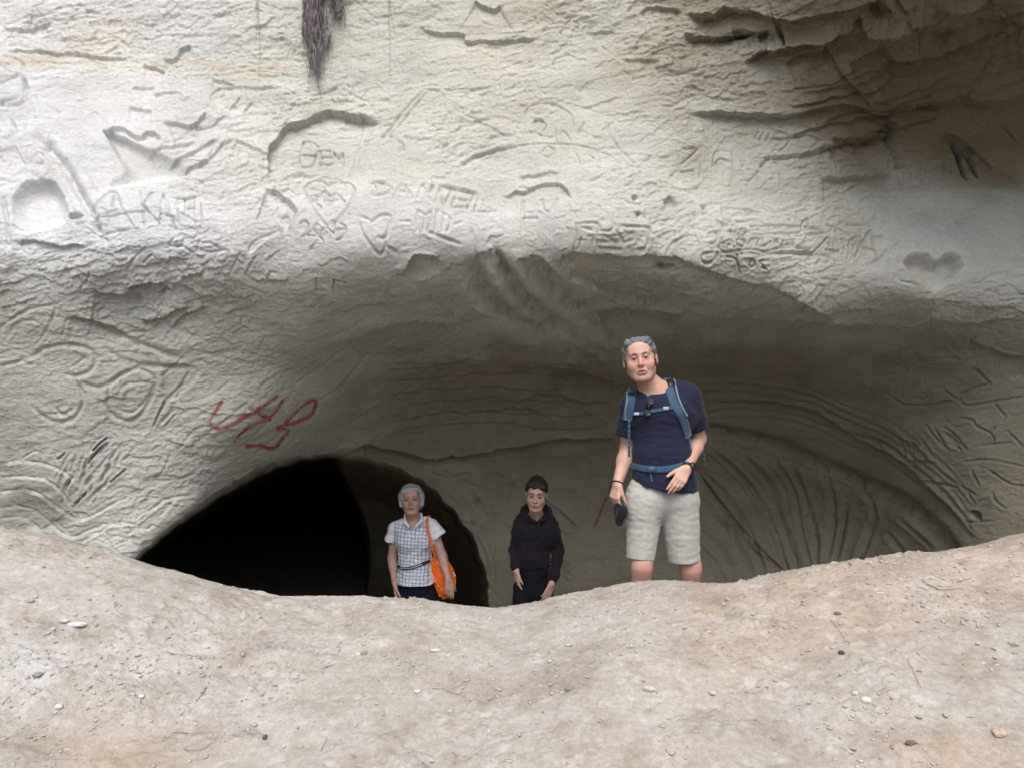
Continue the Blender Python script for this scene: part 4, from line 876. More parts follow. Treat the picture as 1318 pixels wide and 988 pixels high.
# ------------------------------------------------------------------ people: one continuous skin each, grown from a distance field
class Field:
    def __init__(s, lo, hi, h):
        s.lo = np.array(lo, float); s.h = h; s.n = np.ceil((np.array(hi) - s.lo) / h).astype(int) + 1
        s.G = np.full(tuple(s.n), .08, np.float32)
    def box(s, lo, hi):
        a = np.clip(np.floor((np.array(lo) - s.lo) / s.h).astype(int), 0, s.n - 1); b = np.clip(np.ceil((np.array(hi) - s.lo) / s.h).astype(int) + 1, 1, s.n)
        sl = tuple(slice(i, j) for i, j in zip(a, b))
        g = [s.lo[k] + s.h * np.arange(a[k], b[k]) for k in range(3)]
        return sl, np.meshgrid(*g, indexing='ij')
    def put(s, sl, d, k, mode):
        a = s.G[sl]
        if mode == 'add':
            if k <= 0: s.G[sl] = np.minimum(a, d)
            else: h = np.clip(.5 + .5 * (a - d) / k, 0, 1); s.G[sl] = a * (1 - h) + d * h - k * h * (1 - h)
        else:
            d = -d
            if k <= 0: s.G[sl] = np.maximum(a, d)
            else: h = np.clip(.5 - .5 * (a - d) / k, 0, 1); s.G[sl] = a * (1 - h) + d * h + k * h * (1 - h)
    def cap(s, a, b, ra, rb=None, k=.01, mode='add', flat=1.0, ax=(0, 1, 0), ends=False):
        """tapered capsule a-b; `flat` squeezes it along ax; ends=True cuts it off square"""
        rb = ra if rb is None else rb; a = np.array(a, float); b = np.array(b, float); m = max(ra, rb) / min(flat, 1) + k + .03
        sl, (X, Y, Z) = s.box(np.minimum(a, b) - m, np.maximum(a, b) + m)
        if X.size == 0: return
        d = b - a; l2 = d @ d + 1e-12; t = ((X - a[0]) * d[0] + (Y - a[1]) * d[1] + (Z - a[2]) * d[2]) / l2; tc = np.clip(t, 0, 1)
        ex, ey, ez = X - a[0] - tc * d[0], Y - a[1] - tc * d[1], Z - a[2] - tc * d[2]
        if flat != 1:
            u = np.array(ax, float); u /= np.linalg.norm(u); w_ = ex * u[0] + ey * u[1] + ez * u[2]; e2 = ex * ex + ey * ey + ez * ez
            dd = np.sqrt(e2 + w_ * w_ * (1 / flat ** 2 - 1)) ; rr_ = ra + (rb - ra) * tc; D = (dd - rr_) * np.where(e2 > 1e-9, np.clip(np.sqrt(e2) / (dd + 1e-9), flat, 1), 1)
        else: D = np.sqrt(ex * ex + ey * ey + ez * ez) - (ra + (rb - ra) * tc)
        if ends:
            L = math.sqrt(l2); D = np.maximum(D, (t - 1) * L)
        s.put(sl, D.astype(np.float32), k, mode)
    def ell(s, c, r, Rm=None, k=.01, mode='add'):
        c = np.array(c, float); r = np.array(r, float); m = r.max() + k + .02; sl, (X, Y, Z) = s.box(c - m, c + m)
        if X.size == 0: return
        X = X - c[0]; Y = Y - c[1]; Z = Z - c[2]
        if Rm is not None: X, Y, Z = (Rm[0, i] * X + Rm[1, i] * Y + Rm[2, i] * Z for i in range(3))
        a = np.sqrt((X / r[0]) ** 2 + (Y / r[1]) ** 2 + (Z / r[2]) ** 2); b = np.sqrt((X / r[0] ** 2) ** 2 + (Y / r[1] ** 2) ** 2 + (Z / r[2] ** 2) ** 2) + 1e-9
        s.put(sl, (a * (a - 1) / b).astype(np.float32), k, mode)
    def func(s, lo, hi, fn, k=0, mode='add'):
        sl, g = s.box(lo, hi); s.put(sl, fn(*g).astype(np.float32), k, mode)
    def wrinkle(s, amp, fx_, fy_, fz_, seed, lo=None, hi=None, ridge=False):
        sl, (X, Y, Z) = s.box(s.lo if lo is None else lo, s.lo + s.h * s.n if hi is None else hi)
        G = s.G[sl]; m = np.abs(G) < .035
        n = noise3(X[m] * fx_, Y[m] * fy_, Z[m] * fz_, seed)
        if ridge: n = 1 - 2.4 * np.abs(n)
        G[m] += (amp * n).astype(np.float32)
    def front(s, x, z):
        """y of the front surface seen along +Y"""
        i = int(round((x - s.lo[0]) / s.h)); k = int(round((z - s.lo[2]) / s.h))
        i = min(max(i, 0), s.n[0] - 1); k = min(max(k, 0), s.n[2] - 1)
        c = np.where(s.G[i, :, k] < 0)[0]
        return s.lo[1] + s.h * c[0] if len(c) else None
    def mesh(s):
        G = s.G; G[0] = G[-1] = .05; G[:, 0] = G[:, -1] = .05; G[:, :, 0] = G[:, :, -1] = .05
        I = G < 0; c = I[:-1, :-1, :-1].astype(np.int8)
        for o in ((1,0,0),(0,1,0),(0,0,1),(1,1,0),(1,0,1),(0,1,1),(1,1,1)):
            c = c + I[o[0]:I.shape[0] - 1 + o[0], o[1]:I.shape[1] - 1 + o[1], o[2]:I.shape[2] - 1 + o[2]]
        act = (c > 0) & (c < 8); ijk = np.argwhere(act); idm = np.full(act.shape, -1, np.int32); idm[act] = np.arange(len(ijk))
        acc = np.zeros((len(ijk), 3)); cnt = np.zeros(len(ijk))
        cor = [(0,0,0),(1,0,0),(0,1,0),(1,1,0),(0,0,1),(1,0,1),(0,1,1),(1,1,1)]
        val = [G[ijk[:, 0] + a, ijk[:, 1] + b, ijk[:, 2] + d] for a, b, d in cor]
        for p, q in ((0,1),(2,3),(4,5),(6,7),(0,2),(1,3),(4,6),(5,7),(0,4),(1,5),(2,6),(3,7)):
            v0, v1 = val[p], val[q]; m = (v0 < 0) != (v1 < 0); t = np.where(m, v0 / (v0 - v1 + 1e-20), 0)
            a, b = np.array(cor[p], float), np.array(cor[q], float)
            acc += m[:, None] * (a + (b - a) * t[:, None]); cnt += m
        V = s.lo + s.h * (ijk + acc / cnt[:, None]); F = []
        for ax, (u, w_) in enumerate(((1, 2), (2, 0), (0, 1))):
            sl0 = [slice(None)] * 3; sl1 = [slice(None)] * 3; sl0[ax] = slice(0, -1); sl1[ax] = slice(1, None)
            a, b = I[tuple(sl0)], I[tuple(sl1)]; e = np.argwhere(a != b); e = e[(e[:, u] > 0) & (e[:, w_] > 0)]
            fl = a[e[:, 0], e[:, 1], e[:, 2]]
            du = np.zeros(3, int); dw = np.zeros(3, int); du[u] = 1; dw[w_] = 1
            g = lambda o: idm[tuple((e - o).T)]
            q = np.stack([g(du + dw), g(dw), g(0 * du), g(du)], 1); q[~fl] = q[~fl][:, ::-1]; F.append(q)
        F = np.vstack(F); F = F[(F >= 0).all(1)]
        return V.astype(np.float32), F
def rot(yaw=0, pitch=0, roll=0):
    """yaw turns the face toward +X (picture right), pitch lifts it, roll tips it toward picture right"""
    return np.array(Matrix.Rotation(R(yaw), 3, 'Z') @ Matrix.Rotation(R(roll), 3, 'Y') @ Matrix.Rotation(R(-pitch), 3, 'X'))
class Head:
    def __init__(s, c, Rm, sc=1.0): s.c = np.array(c, float); s.R = Rm; s.s = sc
    def w(s, x, y, z): return s.c + s.R @ (np.array([x, y, z]) * s.s)
    def loc(s, V): return ((V - s.c) @ s.R) / s.s
def build_head(F, hd, jaw=1.0, nose=1.0, wide=1.0, age=0, mouth_open=.0):
    w, s, Rm = hd.w, hd.s, hd.R
    E = lambda c, r, k=.01, m='add': F.ell(w(*c), np.array(r) * s, Rm, k * s, m)
    Cp = lambda a, b, ra, rb=None, k=.008, m='add': F.cap(w(*a), w(*b), ra * s, (rb or ra) * s, k * s, m)
    E((0, .018, .038), (.0745 * wide, .094, .083)); E((0, -.030, -.012), (.063 * wide, .060, .082), .03)
    E((0, -.034, -.062), (.049 * wide * jaw, .050, .052), .03); E((0, -.066, -.103), (.021 * jaw, .018, .017), .022)
    for q in (-1, 1):
        E((q * .041 * wide, -.058, -.030), (.022, .024, .022), .028); Cp((q * .054 * jaw * wide, .0, -.055), (q * .028 * jaw, -.055, -.1), .016, .013, .03)
        Cp((q * .010, -.0895, .026), (q * .042, -.076, .027), .0085, .0065, .014)
    E((0, -.068, .058), (.05 * wide, .022, .038), .03)
    Cp((0, -.088, .012), (0, -.1065, -.028), .0085, .0115 * nose, .010)
    E((0, -.1045, -.033), (.0125 * nose, .012, .0095), .006)
    for q in (-1, 1):
        E((q * .0125 * nose, -.0955, -.036), (.0080, .0105, .0075), .005)
        E((q * .0325, -.0905, .0035), (.0175, .0105, .0105), .009, 'sub')
        E((q * .0315, -.0735, .0020), (.0135, .0135, .0115), .003)
        Cp((q * .019, -.0835, .0085), (q * .031, -.0885, .0115), .0046, .0052, .004); Cp((q * .031, -.0885, .0105), (q * .044, -.080, .0065), .0052, .0040, .004)
        Cp((q * .021, -.0840, -.0058), (q * .041, -.0815, -.0048), .0044, .0044, .004)
        Cp((q * .006, -.104, -.0405), (q * .009, -.098, -.0410), .0028, .0028, .002, 'sub')
        if age: Cp((q * .020, -.0935, -.040), (q * .032, -.080, -.066), .0030, .0026, .007, 'sub')
    E((0, -.083, -.066), (.026, .014, .017), .012)
    Cp((-.016, -.0915, -.0625), (0, -.0975, -.0605), .0044, .0052, .004); Cp((.016, -.0915, -.0625), (0, -.0975, -.0605), .0044, .0052, .004)
    Cp((-.013, -.0905, -.0755 - mouth_open), (.013, -.0905, -.0755 - mouth_open), .0055, .0055, .006)
    Cp((-.021, -.0925, -.0688 - mouth_open * .4), (0, -.1005, -.0675 - mouth_open * .5), .0022 + mouth_open * .5, None, .002, 'sub'); Cp((.021, -.0925, -.0688 - mouth_open * .4), (0, -.1005, -.0675 - mouth_open * .5), .0022 + mouth_open * .5, None, .002, 'sub')
    E((0, -.088, -.088), (.016, .006, .005), .006, 'sub')
    for q in (-1, 1):
        E((q * .0785 * wide, .012, -.004), (.0085, .018, .030), .006); E((q * .084 * wide, .006, -.002), (.005, .009, .018), .004, 'sub')
def skin_colors(V, hd, base, lips, brow, ruddy=.3, brow_dark=.8, stub=0):
    L = hd.loc(V); c = np.tile(np.array(base, float), (len(V), 1))
    n = noise3(V[:, 0] * 22, V[:, 1] * 22, V[:, 2] * 22, 3); n2 = noise3(V[:, 0] * 90, V[:, 1] * 90, V[:, 2] * 90, 4)
    c *= (1 + .07 * n + .05 * n2)[:, None]
    red = np.array([base[0] * 1.0, base[1] * .68, base[2] * .62])
    def b(col, k): nonlocal c; k = np.clip(k, 0, 1)[:, None]; c = c * (1 - k) + np.array(col) * k
    head = (L[:, 2] > -.16) & (np.abs(L[:, 0]) < .12)
    ax = np.abs(L[:, 0]); fr = (L[:, 1] < -.03) & head
    b(red, fr * ruddy * (np.exp(-((ax - .042) / .02) ** 2 - ((L[:, 2] + .03) / .022) ** 2) + np.exp(-(ax / .014) ** 2 - ((L[:, 2] + .032) / .015) ** 2)))
    if stub: b(np.array(base) * .62, fr * stub * sstep(-.045, -.06, L[:, 2]))
    b(lips, (L[:, 1] < -.075) * .95 * np.exp(-(ax / .0225) ** 6 - ((L[:, 2] + .0682) / .0105) ** 4))
    b((.05, .02, .015), (L[:, 1] < -.08) * .95 * np.exp(-(ax / .019) ** 6 - ((L[:, 2] + .0684) / .0034) ** 2))
    b(brow, (L[:, 1] < -.06) * brow_dark * np.exp(-((ax - .031) / .015) ** 4 - ((L[:, 2] - .0262 + (ax - .03) ** 2 * 6) / .0046) ** 2))
    b((.035, .02, .016), (L[:, 1] < -.07) * 1.1 * np.exp(-((ax - .0318) / .0145) ** 4 - ((L[:, 2] - .0070 + (ax - .0318) ** 2 * 12) / .0040) ** 2))
    b(np.array(base) * .62, (L[:, 1] < -.06) * .75 * np.exp(-((ax - .032) / .018) ** 4 - ((L[:, 2] + .006) / .012) ** 2))  # eye-socket shade painted into the skin colour
    return c
def hand(F, wrist, dirv, back, side, curl, s=1.0, k=.004, spread_=.10, thumb=(.55, .35), fcurl=None, r=1.0):
    """wrist point, hand direction, back-of-hand normal; side=+1 puts the thumb on the cross(dir, back) side. curl: bend of each knuckle"""
    d = Vector(dirv).normalized(); n = Vector(back); n = (n - d * n.dot(d)).normalized(); t = d.cross(n) * side
    W = Vector(wrist); curls = fcurl or [curl] * 4
    F.cap(W - d * .03 * s, W + d * .015 * s, .024 * s * r, .025 * s * r, .012, flat=.72, ax=n)
    offs = (.030, .010, -.010, -.028); lens = ((.042, .026, .021), (.046, .029, .022), (.042, .027, .021), (.033, .020, .018)); pal = (.088, .090, .085, .078)
    tips = []
    for i in range(4):
        K = W + d * pal[i] * s + t * offs[i] * s
        F.cap(W + d * .012 * s + t * offs[i] * .55 * s, K, .0135 * s * r, .0105 * s * r, .010)
        fd = (d + t * offs[i] * spread_ * 26 * .12).normalized(); p = K; a = 0; rr_ = (.0092, .0086, .0077, .0066)
        for j, L in enumerate(lens[i]):
            a += curls[i] * (1.0, 1.15, .7)[j]; dv = fd * math.cos(a) - n * math.sin(a); q = p + dv * L * s
            F.cap(p, q, rr_[j] * s * r, rr_[j + 1] * s * r, k); p = q
        tips.append(p)
    a0 = W + d * .018 * s + t * .022 * s; dv = (d * math.cos(thumb[0]) + t * math.sin(thumb[0]) - n * thumb[1] * .5).normalized()
    p1 = a0 + dv * .045 * s; dv2 = (dv * .75 + d * .4 - n * thumb[1] * .5).normalized(); p2 = p1 + dv2 * .034 * s; dv3 = (dv2 + d * .25 - n * thumb[1] * .4).normalized(); p3 = p2 + dv3 * .027 * s
    F.cap(a0, p1, .0165 * s * r, .0115 * s * r, .012); F.cap(p1, p2, .0110 * s * r, .0098 * s * r, .004); F.cap(p2, p3, .0098 * s * r, .0078 * s * r, .003)
    return tips, p3
def skin_mat(name):
    m, ns, ls, b = new_mat(name, .52, .35)
    a = nd(ns, 'ShaderNodeAttribute', attribute_name='tint'); ls.new(a.outputs['Color'], b.inputs['Base Color'])
    b.inputs['Subsurface Weight'].default_value = .12; b.inputs['Subsurface Scale'].default_value = .01
    n = noise_node(ns, ls, 400, 3, .6); ls.new(bump(ns, ls, n.outputs[0], .25, .002), b.inputs['Normal']); return m
def cloth_mat(name, col, scale=900, var=.12, rough=.9, bumpd=.0015, attr=None, sheen=.2):
    m, ns, ls, b = new_mat(name, rough, .15)
    n = noise_node(ns, ls, scale, 3, .6); n2 = noise_node(ns, ls, 25, 4, .6)
    r1 = ramp(ns, ls, n.outputs[0], [(.3, (1 - var,) * 3), (.7, (1 + var,) * 3)]); r2 = ramp(ns, ls, n2.outputs[0], [(.3, (.9,) * 3), (.7, (1.1,) * 3)])
    src = nd(ns, 'ShaderNodeAttribute', attribute_name=attr).outputs['Color'] if attr else col
    c = mix(ns, ls, src, r1.outputs[0], 1.0, 'MULTIPLY'); c = mix(ns, ls, c, r2.outputs[0], 1.0, 'MULTIPLY'); ls.new(c, b.inputs['Base Color'])
    b.inputs['Sheen Weight'].default_value = sheen
    ls.new(bump(ns, ls, n.outputs[0], .4, bumpd), b.inputs['Normal']); return m
def hair_mat(name, c1, c2, stretch=(1, 1, .25)):
    m, ns, ls, b = new_mat(name, .55, .35)
    n = noise_node(ns, ls, 260, 4, .7, stretch); r = ramp(ns, ls, n.outputs[0], [(.35, c1), (.68, c2)]); ls.new(r.outputs[0], b.inputs['Base Color'])
    ls.new(bump(ns, ls, n.outputs[0], .9, .006), b.inputs['Normal']); return m
def eyes(hd, parent, iris, brow=(.05, .04, .035), thick=1.0, fwd=0.0):
    M_b = mat_flat('brow_hair', brow, .8, .4, 400)
    for q in (-1, 1):
        K = Field(hd.w(q * .032, -.09, .026) - .04, hd.w(q * .032, -.09, .026) + .04, .0022)
        K.cap(hd.w(q * .013, -.0975, .0245), hd.w(q * .031, -.0935, .0300), .0036 * thick, .0038 * thick, .002); K.cap(hd.w(q * .031, -.0935, .0300), hd.w(q * .049, -.0780, .0240), .0038 * thick, .0022, .002)
        K.wrinkle(.0016, 200, 200, 90, 8); V, Q = K.mesh(); mesh_np('eyebrow', V, Q, M_b, parent=parent)
    M_eye = mat_flat('eye', iris, .2, .05, 50, attr='tint', spec=.5)
    for q in (-1, 1):
        c = hd.w(q * .0315, -.0752 - fwd, .0018); r = .0125 * hd.s; V = []; F = []; n, m = 16, 12
        for i in range(m + 1):
            th = math.pi * i / m
            for k in range(n): V.append(np.array([math.sin(th) * math.cos(2 * math.pi * k / n), -math.cos(th), math.sin(th) * math.sin(2 * math.pi * k / n)]))
        for i in range(m):
            for k in range(n): F.append((i * n + k, (i + 1) * n + k, (i + 1) * n + (k + 1) % n, i * n + (k + 1) % n))
        V = np.array(V); ang = np.arccos(np.clip(-V[:, 1], -1, 1)); t = np.where(ang < .22, 0.0, np.where(ang < .62, 1.0, 2.0))
        colr = np.where(t[:, None] == 0, .01, np.where(t[:, None] == 1, np.array(iris)[None], np.array([[.24, .21, .20]])))
        mesh_np('eye', c + (V * r) @ hd.R.T, np.array(F), M_eye, parent=parent, attrs={'tint': colr})
def ribbon(field, pts, width, thick=.006, lift=.003, fallback=None, n=5, ext=6):
    """a strap laid over the front of a garment; pts are (x, z)"""
    P2 = spline(np.array(pts, float), ext); T = np.gradient(P2, axis=0); T /= np.linalg.norm(T, axis=1)[:, None] + 1e-9
    rows = []; last = fallback if fallback is not None else field.lo[1] + field.h * field.n[1] * .5
    for p, t in zip(P2, T):
        row = []
        for j in range(n):
            o = (j / (n - 1) - .5) * width; x, z = p[0] - t[1] * o, p[1] + t[0] * o; y = field.front(x, z); row.append([x, y if y is not None else np.nan, z])
        row = np.array(row); ok = ~np.isnan(row[:, 1])
        if ok.any(): row[~ok, 1] = row[ok, 1].max() + .004; last = row[:, 1].mean()
        else: row[:, 1] = last if last is not None else 0
        rows.append(row)
    A = np.array(rows); ys = A[:, :, 1]; kk_ = np.ones(5) / 5
    for _ in range(2):
        ys = np.array([np.convolve(np.pad(ys[:, j], 2, mode='edge'), kk_, 'valid') for j in range(n)]).T
    A[:, :, 1] = np.minimum(ys, A[:, :, 1] + .004) - lift; m = len(A); V = []; F = []
    for i in range(m):
        for j in range(n): V.append(A[i, j] - (0, thick, 0))
        for j in range(n): V.append(A[i, j] + (0, .006, 0))
    w2_ = 2 * n
    for i in range(m - 1):
        a, b = i * w2_, (i + 1) * w2_
        for j in range(n - 1): F.append((a + j, a + j + 1, b + j + 1, b + j)); F.append((a + n + j + 1, a + n + j, b + n + j, b + n + j + 1))
        F.append((a, b, b + n, a + n)); F.append((a + n - 1, a + w2_ - 1, b + w2_ - 1, b + n - 1))
    F.append(tuple(range(n)) + tuple(range(w2_ - 1, n - 1, -1))); e = (m - 1) * w2_; F.append(tuple(e + q for q in (tuple(range(w2_ - 1, n - 1, -1))[::-1] + tuple(range(n))[::-1])))
    return V, F, A
def shoe(F, heel, toe, s=1.0):
    heel = np.array(heel); toe = np.array(toe)
    F.cap(heel + (0, 0, .04), toe + (0, 0, .03), .042 * s, .036 * s, .02); F.cap(heel + (0, 0, .018), toe + (0, 0, .014), .044 * s, .040 * s, .01, flat=.45, ax=(0, 0, 1)); F.cap(heel + (0, 0, .05), heel + (0, 0, .10), .044 * s, .042 * s, .02)
def cyl(c, axis, r, h, n=20, bev=.2):
    c = Vector(c); a = Vector(axis).normalized(); u = a.orthogonal().normalized(); v = a.cross(u); V = []; F = []
    for hh, rr_ in ((-h / 2, r * (1 - bev)), (-h / 2 * .7, r), (h / 2 * .7, r), (h / 2, r * (1 - bev))):
        for k in range(n): t = 2 * math.pi * k / n; V.append(tuple(c + a * hh + (u * math.cos(t) + v * math.sin(t)) * rr_))
    for i in range(3):
        for k in range(n): F.append((i * n + k, i * n + (k + 1) % n, (i + 1) * n + (k + 1) % n, (i + 1) * n + k))
    F.append(tuple(range(n))[::-1]); F.append(tuple(range(3 * n, 4 * n))); return V, F
def rbox(c, sx, sy, sz, Rm=None, bev=.25):
    """small bevelled box"""
    V = []; F = []; b = min(sx, sy, sz) * bev
    for (x, y, z, ix) in ((0, 0, -1, 1), (0, 0, -1, 0), (0, 0, 1, 0), (0, 0, 1, 1)):
        e = b if ix else 0; zz = z * (sz / 2 if ix else sz / 2 - b)
        for a, q in ((-1, -1), (1, -1), (1, 1), (-1, 1)): V.append((a * (sx / 2 - e), q * (sy / 2 - e), zz))
    for i in range(3):
        for k in range(4): F.append((i * 4 + k, i * 4 + (k + 1) % 4, (i + 1) * 4 + (k + 1) % 4, (i + 1) * 4 + k))
    F.append((3, 2, 1, 0)); F.append((12, 13, 14, 15)); V = np.array(V)
    if Rm is not None: V = V @ np.array(Rm).T
    return [tuple(v) for v in V + np.array(c)], F
SKIN = skin_mat('skin')

# ================================================================== the man
def build_man():
    YM = 4.3; A = lambda px, py, dy=0.0: at(px, py, YM + dy)
    sc = FOC / YM; bx_, by_ = A(852, 600)[0], YM; zg = gz(bx_, YM + .05); me = empty('person', (bx_, YM, zg), 'grey haired man in navy T-shirt and pale shorts standing at the cave mouth', 'person')
    hips = A(853, 628, .02); zc = zg
    hd = Head(A(824, 464, -.03), rot(-9, 4, -8), 1.02)
    sR, sL = A(812, 521, .03), A(886, 510, .03)         # shoulders: picture left / right
    eR, eL = A(808, 578, .10), A(899, 564, .17); wR, wL = A(794.5, 622, -.02), A(884, 603, -.10)
    lo = np.minimum(A(775, 425), (9, YM - .35, zg - .02)); hi = (A(925, 425)[0], YM + .36, A(800, 425)[2])
    F = Field((A(775, 0)[0], YM - .38, zg - .03), (A(925, 0)[0], YM + .38, A(0, 424)[2]), .0042)
    build_head(F, hd, jaw=1.0, wide=1.12, age=1, mouth_open=.0012)
    nb = A(847, 506, .03)
    F.cap(hd.w(0, .022, -.07), nb, .057, .062, .03); F.cap(nb, A(850, 515, .05), .058, .068, .05)
    F.cap(A(830, 514, .045), A(872, 508, .045), .055, .055, .06); F.cap(A(860, 503, .05), A(884, 509, .05), .046, .05, .04); F.cap(A(826, 535, .04), A(876, 532, .04), .085, .085, .06, flat=.9)
    F.cap(A(851, 540, .04), A(851, 600, .03), .135, .135, .05, flat=.72); F.cap(A(836, 530, .0), A(868, 528, .0), .07, .07, .06)
    F.cap(A(853, 600, .03), A(853, 635, .03), .14, .14, .05, flat=.75)
    for s_, e_, w_ in ((sR, eR, wR), (sL, eL, wL)):
        F.cap(s_, e_, .052, .044, .04); F.cap(e_, e_ + (w_ - e_) * .35, .043, .042, .02); F.cap(e_ + (w_ - e_) * .3, w_, .042, .026, .02)
    # legs
    kR, kL = A(826, 728, -.02), A(889, 731, .03); aR = np.array([A(829, 0)[0], YM + .03, zg + .09]); aL = np.array([A(893, 0)[0], YM + .08, zg + .09])
    for h_, k_, a_ in ((A(833, 640, .02), kR, aR), (A(874, 640, .03), kL, aL)):
        F.cap(h_, k_, .082, .058, .03); F.cap(k_ + (0, -.012, 0), k_ + (0, -.012, .01), .050, .05, .03); F.cap(k_ + (0, .01, -.05), k_ + (a_ - k_) * .35 + (0, .02, 0), .052, .061, .03); F.cap(k_ + (a_ - k_) * .35 + (0, .02, 0), a_, .058, .036, .03)
    # hands
    tl, _ = hand(F, wL, A(869, 628, -.16) - A(884, 604, -.10), (0.15, -1, .35), 1, .18, .92, thumb=(.62, .15), fcurl=[.16, .24, .32, .42], r=1.12)
    tr, th = hand(F, wR, A(789, 652, -.05) - A(794.5, 623, -.02), (-.75, -.62, 0.1), -1, .45, .92, thumb=(.35, .9), fcurl=[.5, .6, .7, .8], r=1.08)
    V, Q = F.mesh()
    c = skin_colors(V, hd, (.46, .275, .21), (.36, .14, .125), (.10, .08, .07), .6, .75)
    leg = (V[:, 2] < A(0, 690)[2]); c[leg] = c[leg] * .55 + np.array([.47, .25, .21]) * .45
    kn = sum(np.exp(-((V - k_) ** 2).sum(1) / .0045) for k_ in (kR, kL)); c = c * (1 - .35 * np.clip(kn, 0, 1)[:, None]) + np.array([.45, .17, .14]) * .35 * np.clip(kn, 0, 1)[:, None]
    mesh_np('body', V, Q, SKIN, parent=me, attrs={'tint': c}); eyes(hd, me, (.05, .06, .07), (.085, .07, .06), .95, .0012)
    # hair
    Hf_ = Field(hd.c - .16, hd.c + .17, .0034); w = hd.w
    Hf_.ell(w(0, .022, .040), np.array((.0955, .106, .0885)) * hd.s, hd.R, 0)
    Hf_.cap(w(-.045, -.050, .090), w(.045, -.050, .090), .030 * hd.s, None, .02)
    def cut(X, Y, Z):
        L = hd.loc(np.stack([X.ravel(), Y.ravel(), Z.ravel()], 1)); x, y, z = L.T; ax = np.abs(x)
        face = np.maximum(y + .012 + .9 * np.clip(ax - .06, 0, 1) * -1.0, (z - .078 + 1.2 * np.clip(ax - .035, 0, 1) * -.5)); face = np.maximum(y + .020 - .0 * x, z - .064 + .004 * np.sin(x * 120) + 1.1 * np.clip(ax - .045, 0, 1))
        low = z + .012 - .4 * (y - .02) * -1; ear = np.sqrt((ax - .093) ** 2 + (y - .008) ** 2 * .8 + (z + .006) ** 2) - .030
        nape = z + .055 + .0 * y; k = np.minimum(np.minimum(face, ear), np.where(y < .03, z + .01, nape)); return k.reshape(X.shape)
    Hf_.func(hd.c - .16, hd.c + .17, cut, .006, 'sub'); Hf_.wrinkle(.0065, 55, 55, 45, 12); Hf_.wrinkle(.0035, 130, 130, 90, 13)
    V, Q = Hf_.mesh(); mesh_np('hair', V, Q, hair_mat('grey_hair', (.035, .035, .042), (.26, .27, .30)), parent=me)
    # T-shirt
    S = Field((A(785, 0)[0], YM - .25, A(0, 640)[2]), (A(922, 0)[0], YM + .34, A(0, 484)[2]), .0050)
    S.cap(A(828, 513, .045), A(874, 507, .045), .062, .060, .06); S.cap(A(846, 512, .045), A(852, 520, .035), .078, .095, .05); S.cap(A(861, 501, .05), A(886, 507, .04), .056, .062, .04)
    S.cap(A(826, 533, .035), A(878, 530, .035), .098, .098, .06, flat=.9); S.cap(A(835, 530, -.005), A(869, 528, -.005), .078, .078, .06)
    S.cap(A(851, 540, .03), A(853, 595, .03), .158, .163, .05, flat=.74); S.cap(A(853, 590, .03), A(855, 624, .03), .165, .190, .03, flat=.80)
    S.cap(sR + (.0, 0, .0), sR + (eR - sR) * .66 + (-.004, 0, 0), .064, .070, .03, ends=True); S.cap(sL, sL + (eL - sL) * .70, .068, .076, .03, ends=True)
    def hem(X, Y, Z):
        xx = (X * FOC / YM + CX); zz = CY - (Z - EYE) * FOC / YM
        lim = np.interp(xx.ravel(), [795, 811, 830, 850, 875, 901, 915], [612, 617, 624, 629, 633, 631, 628]).reshape(X.shape)
        return (lim - zz) / sc          # negative below the hem
    sl, g_ = S.box(S.lo, S.lo + S.h * S.n); arm_far = (np.abs(g_[0] - A(853, 0)[0]) > .235)
    S.G = np.where(arm_far, S.G, np.maximum(S.G, -hem(*g_).astype(np.float32)))
    S.wrinkle(.0045, 6, 6, 8, 21); S.wrinkle(.0048, 9, 9, 11, 22, hi=(9, 9, A(0, 590)[2]), ridge=True); S.wrinkle(.0022, 16, 16, 24, 23, ridge=True)
    # neckline
    S.cap(A(838, 499, .0), A(842, 484, 0), .052, .062, .006, 'sub')
    def vneck(X, Y, Z):
        px = X * FOC / YM + CX; py = CY - (Z - EYE) * FOC / YM
        l = np.minimum((px - (820 + (py - 497) * 1.0)), ((856 - (py - 483) * .88) - px)); return np.maximum(-l / sc * .7, np.maximum(Y - (YM + .05), (py - 513) / sc))
    S.func(S.lo, S.lo + S.h * S.n, vneck, .004, 'sub')
    V, Q = S.mesh(); mesh_np('t_shirt', V, Q, cloth_mat('navy_cotton', (.014, .015, .036), sheen=.08), parent=me)
    # shorts
    T = Field((A(795, 0)[0], YM - .26, A(0, 740)[2]), (A(912, 0)[0], YM + .32, A(0, 606)[2]), .0050)
    T.cap(A(838, 632, .03), A(867, 634, .03), .128, .128, .05, flat=.88); T.cap(A(840, 645, .02), A(828, 655, .02), .10, .10, .05)
    T.cap(A(830, 645, .02), A(824.5, 719, -.01), .106, .078, .035, ends=True); T.cap(A(874, 645, .03), A(880, 722, .03), .112, .090, .035, ends=True)
    T.func(T.lo, T.lo + T.h * T.n, lambda X, Y, Z: Z - A(0, 611)[2], 0, 'add') if False else None
    T.wrinkle(.0030, 5, 5, 7, 31); T.wrinkle(.0014, 6, 6, 24, 32, ridge=True); T.wrinkle(.0012, 18, 18, 30, 34, ridge=True); T.wrinkle(.0008, 40, 40, 60, 33)
    T.cap(A(852, 660, -.12), A(857, 720, -.12), .004, .006, .01, 'sub')
    V, Q = T.mesh(); mesh_np('shorts', V, Q, cloth_mat('pale_canvas', (.36, .35, .32)), parent=me)
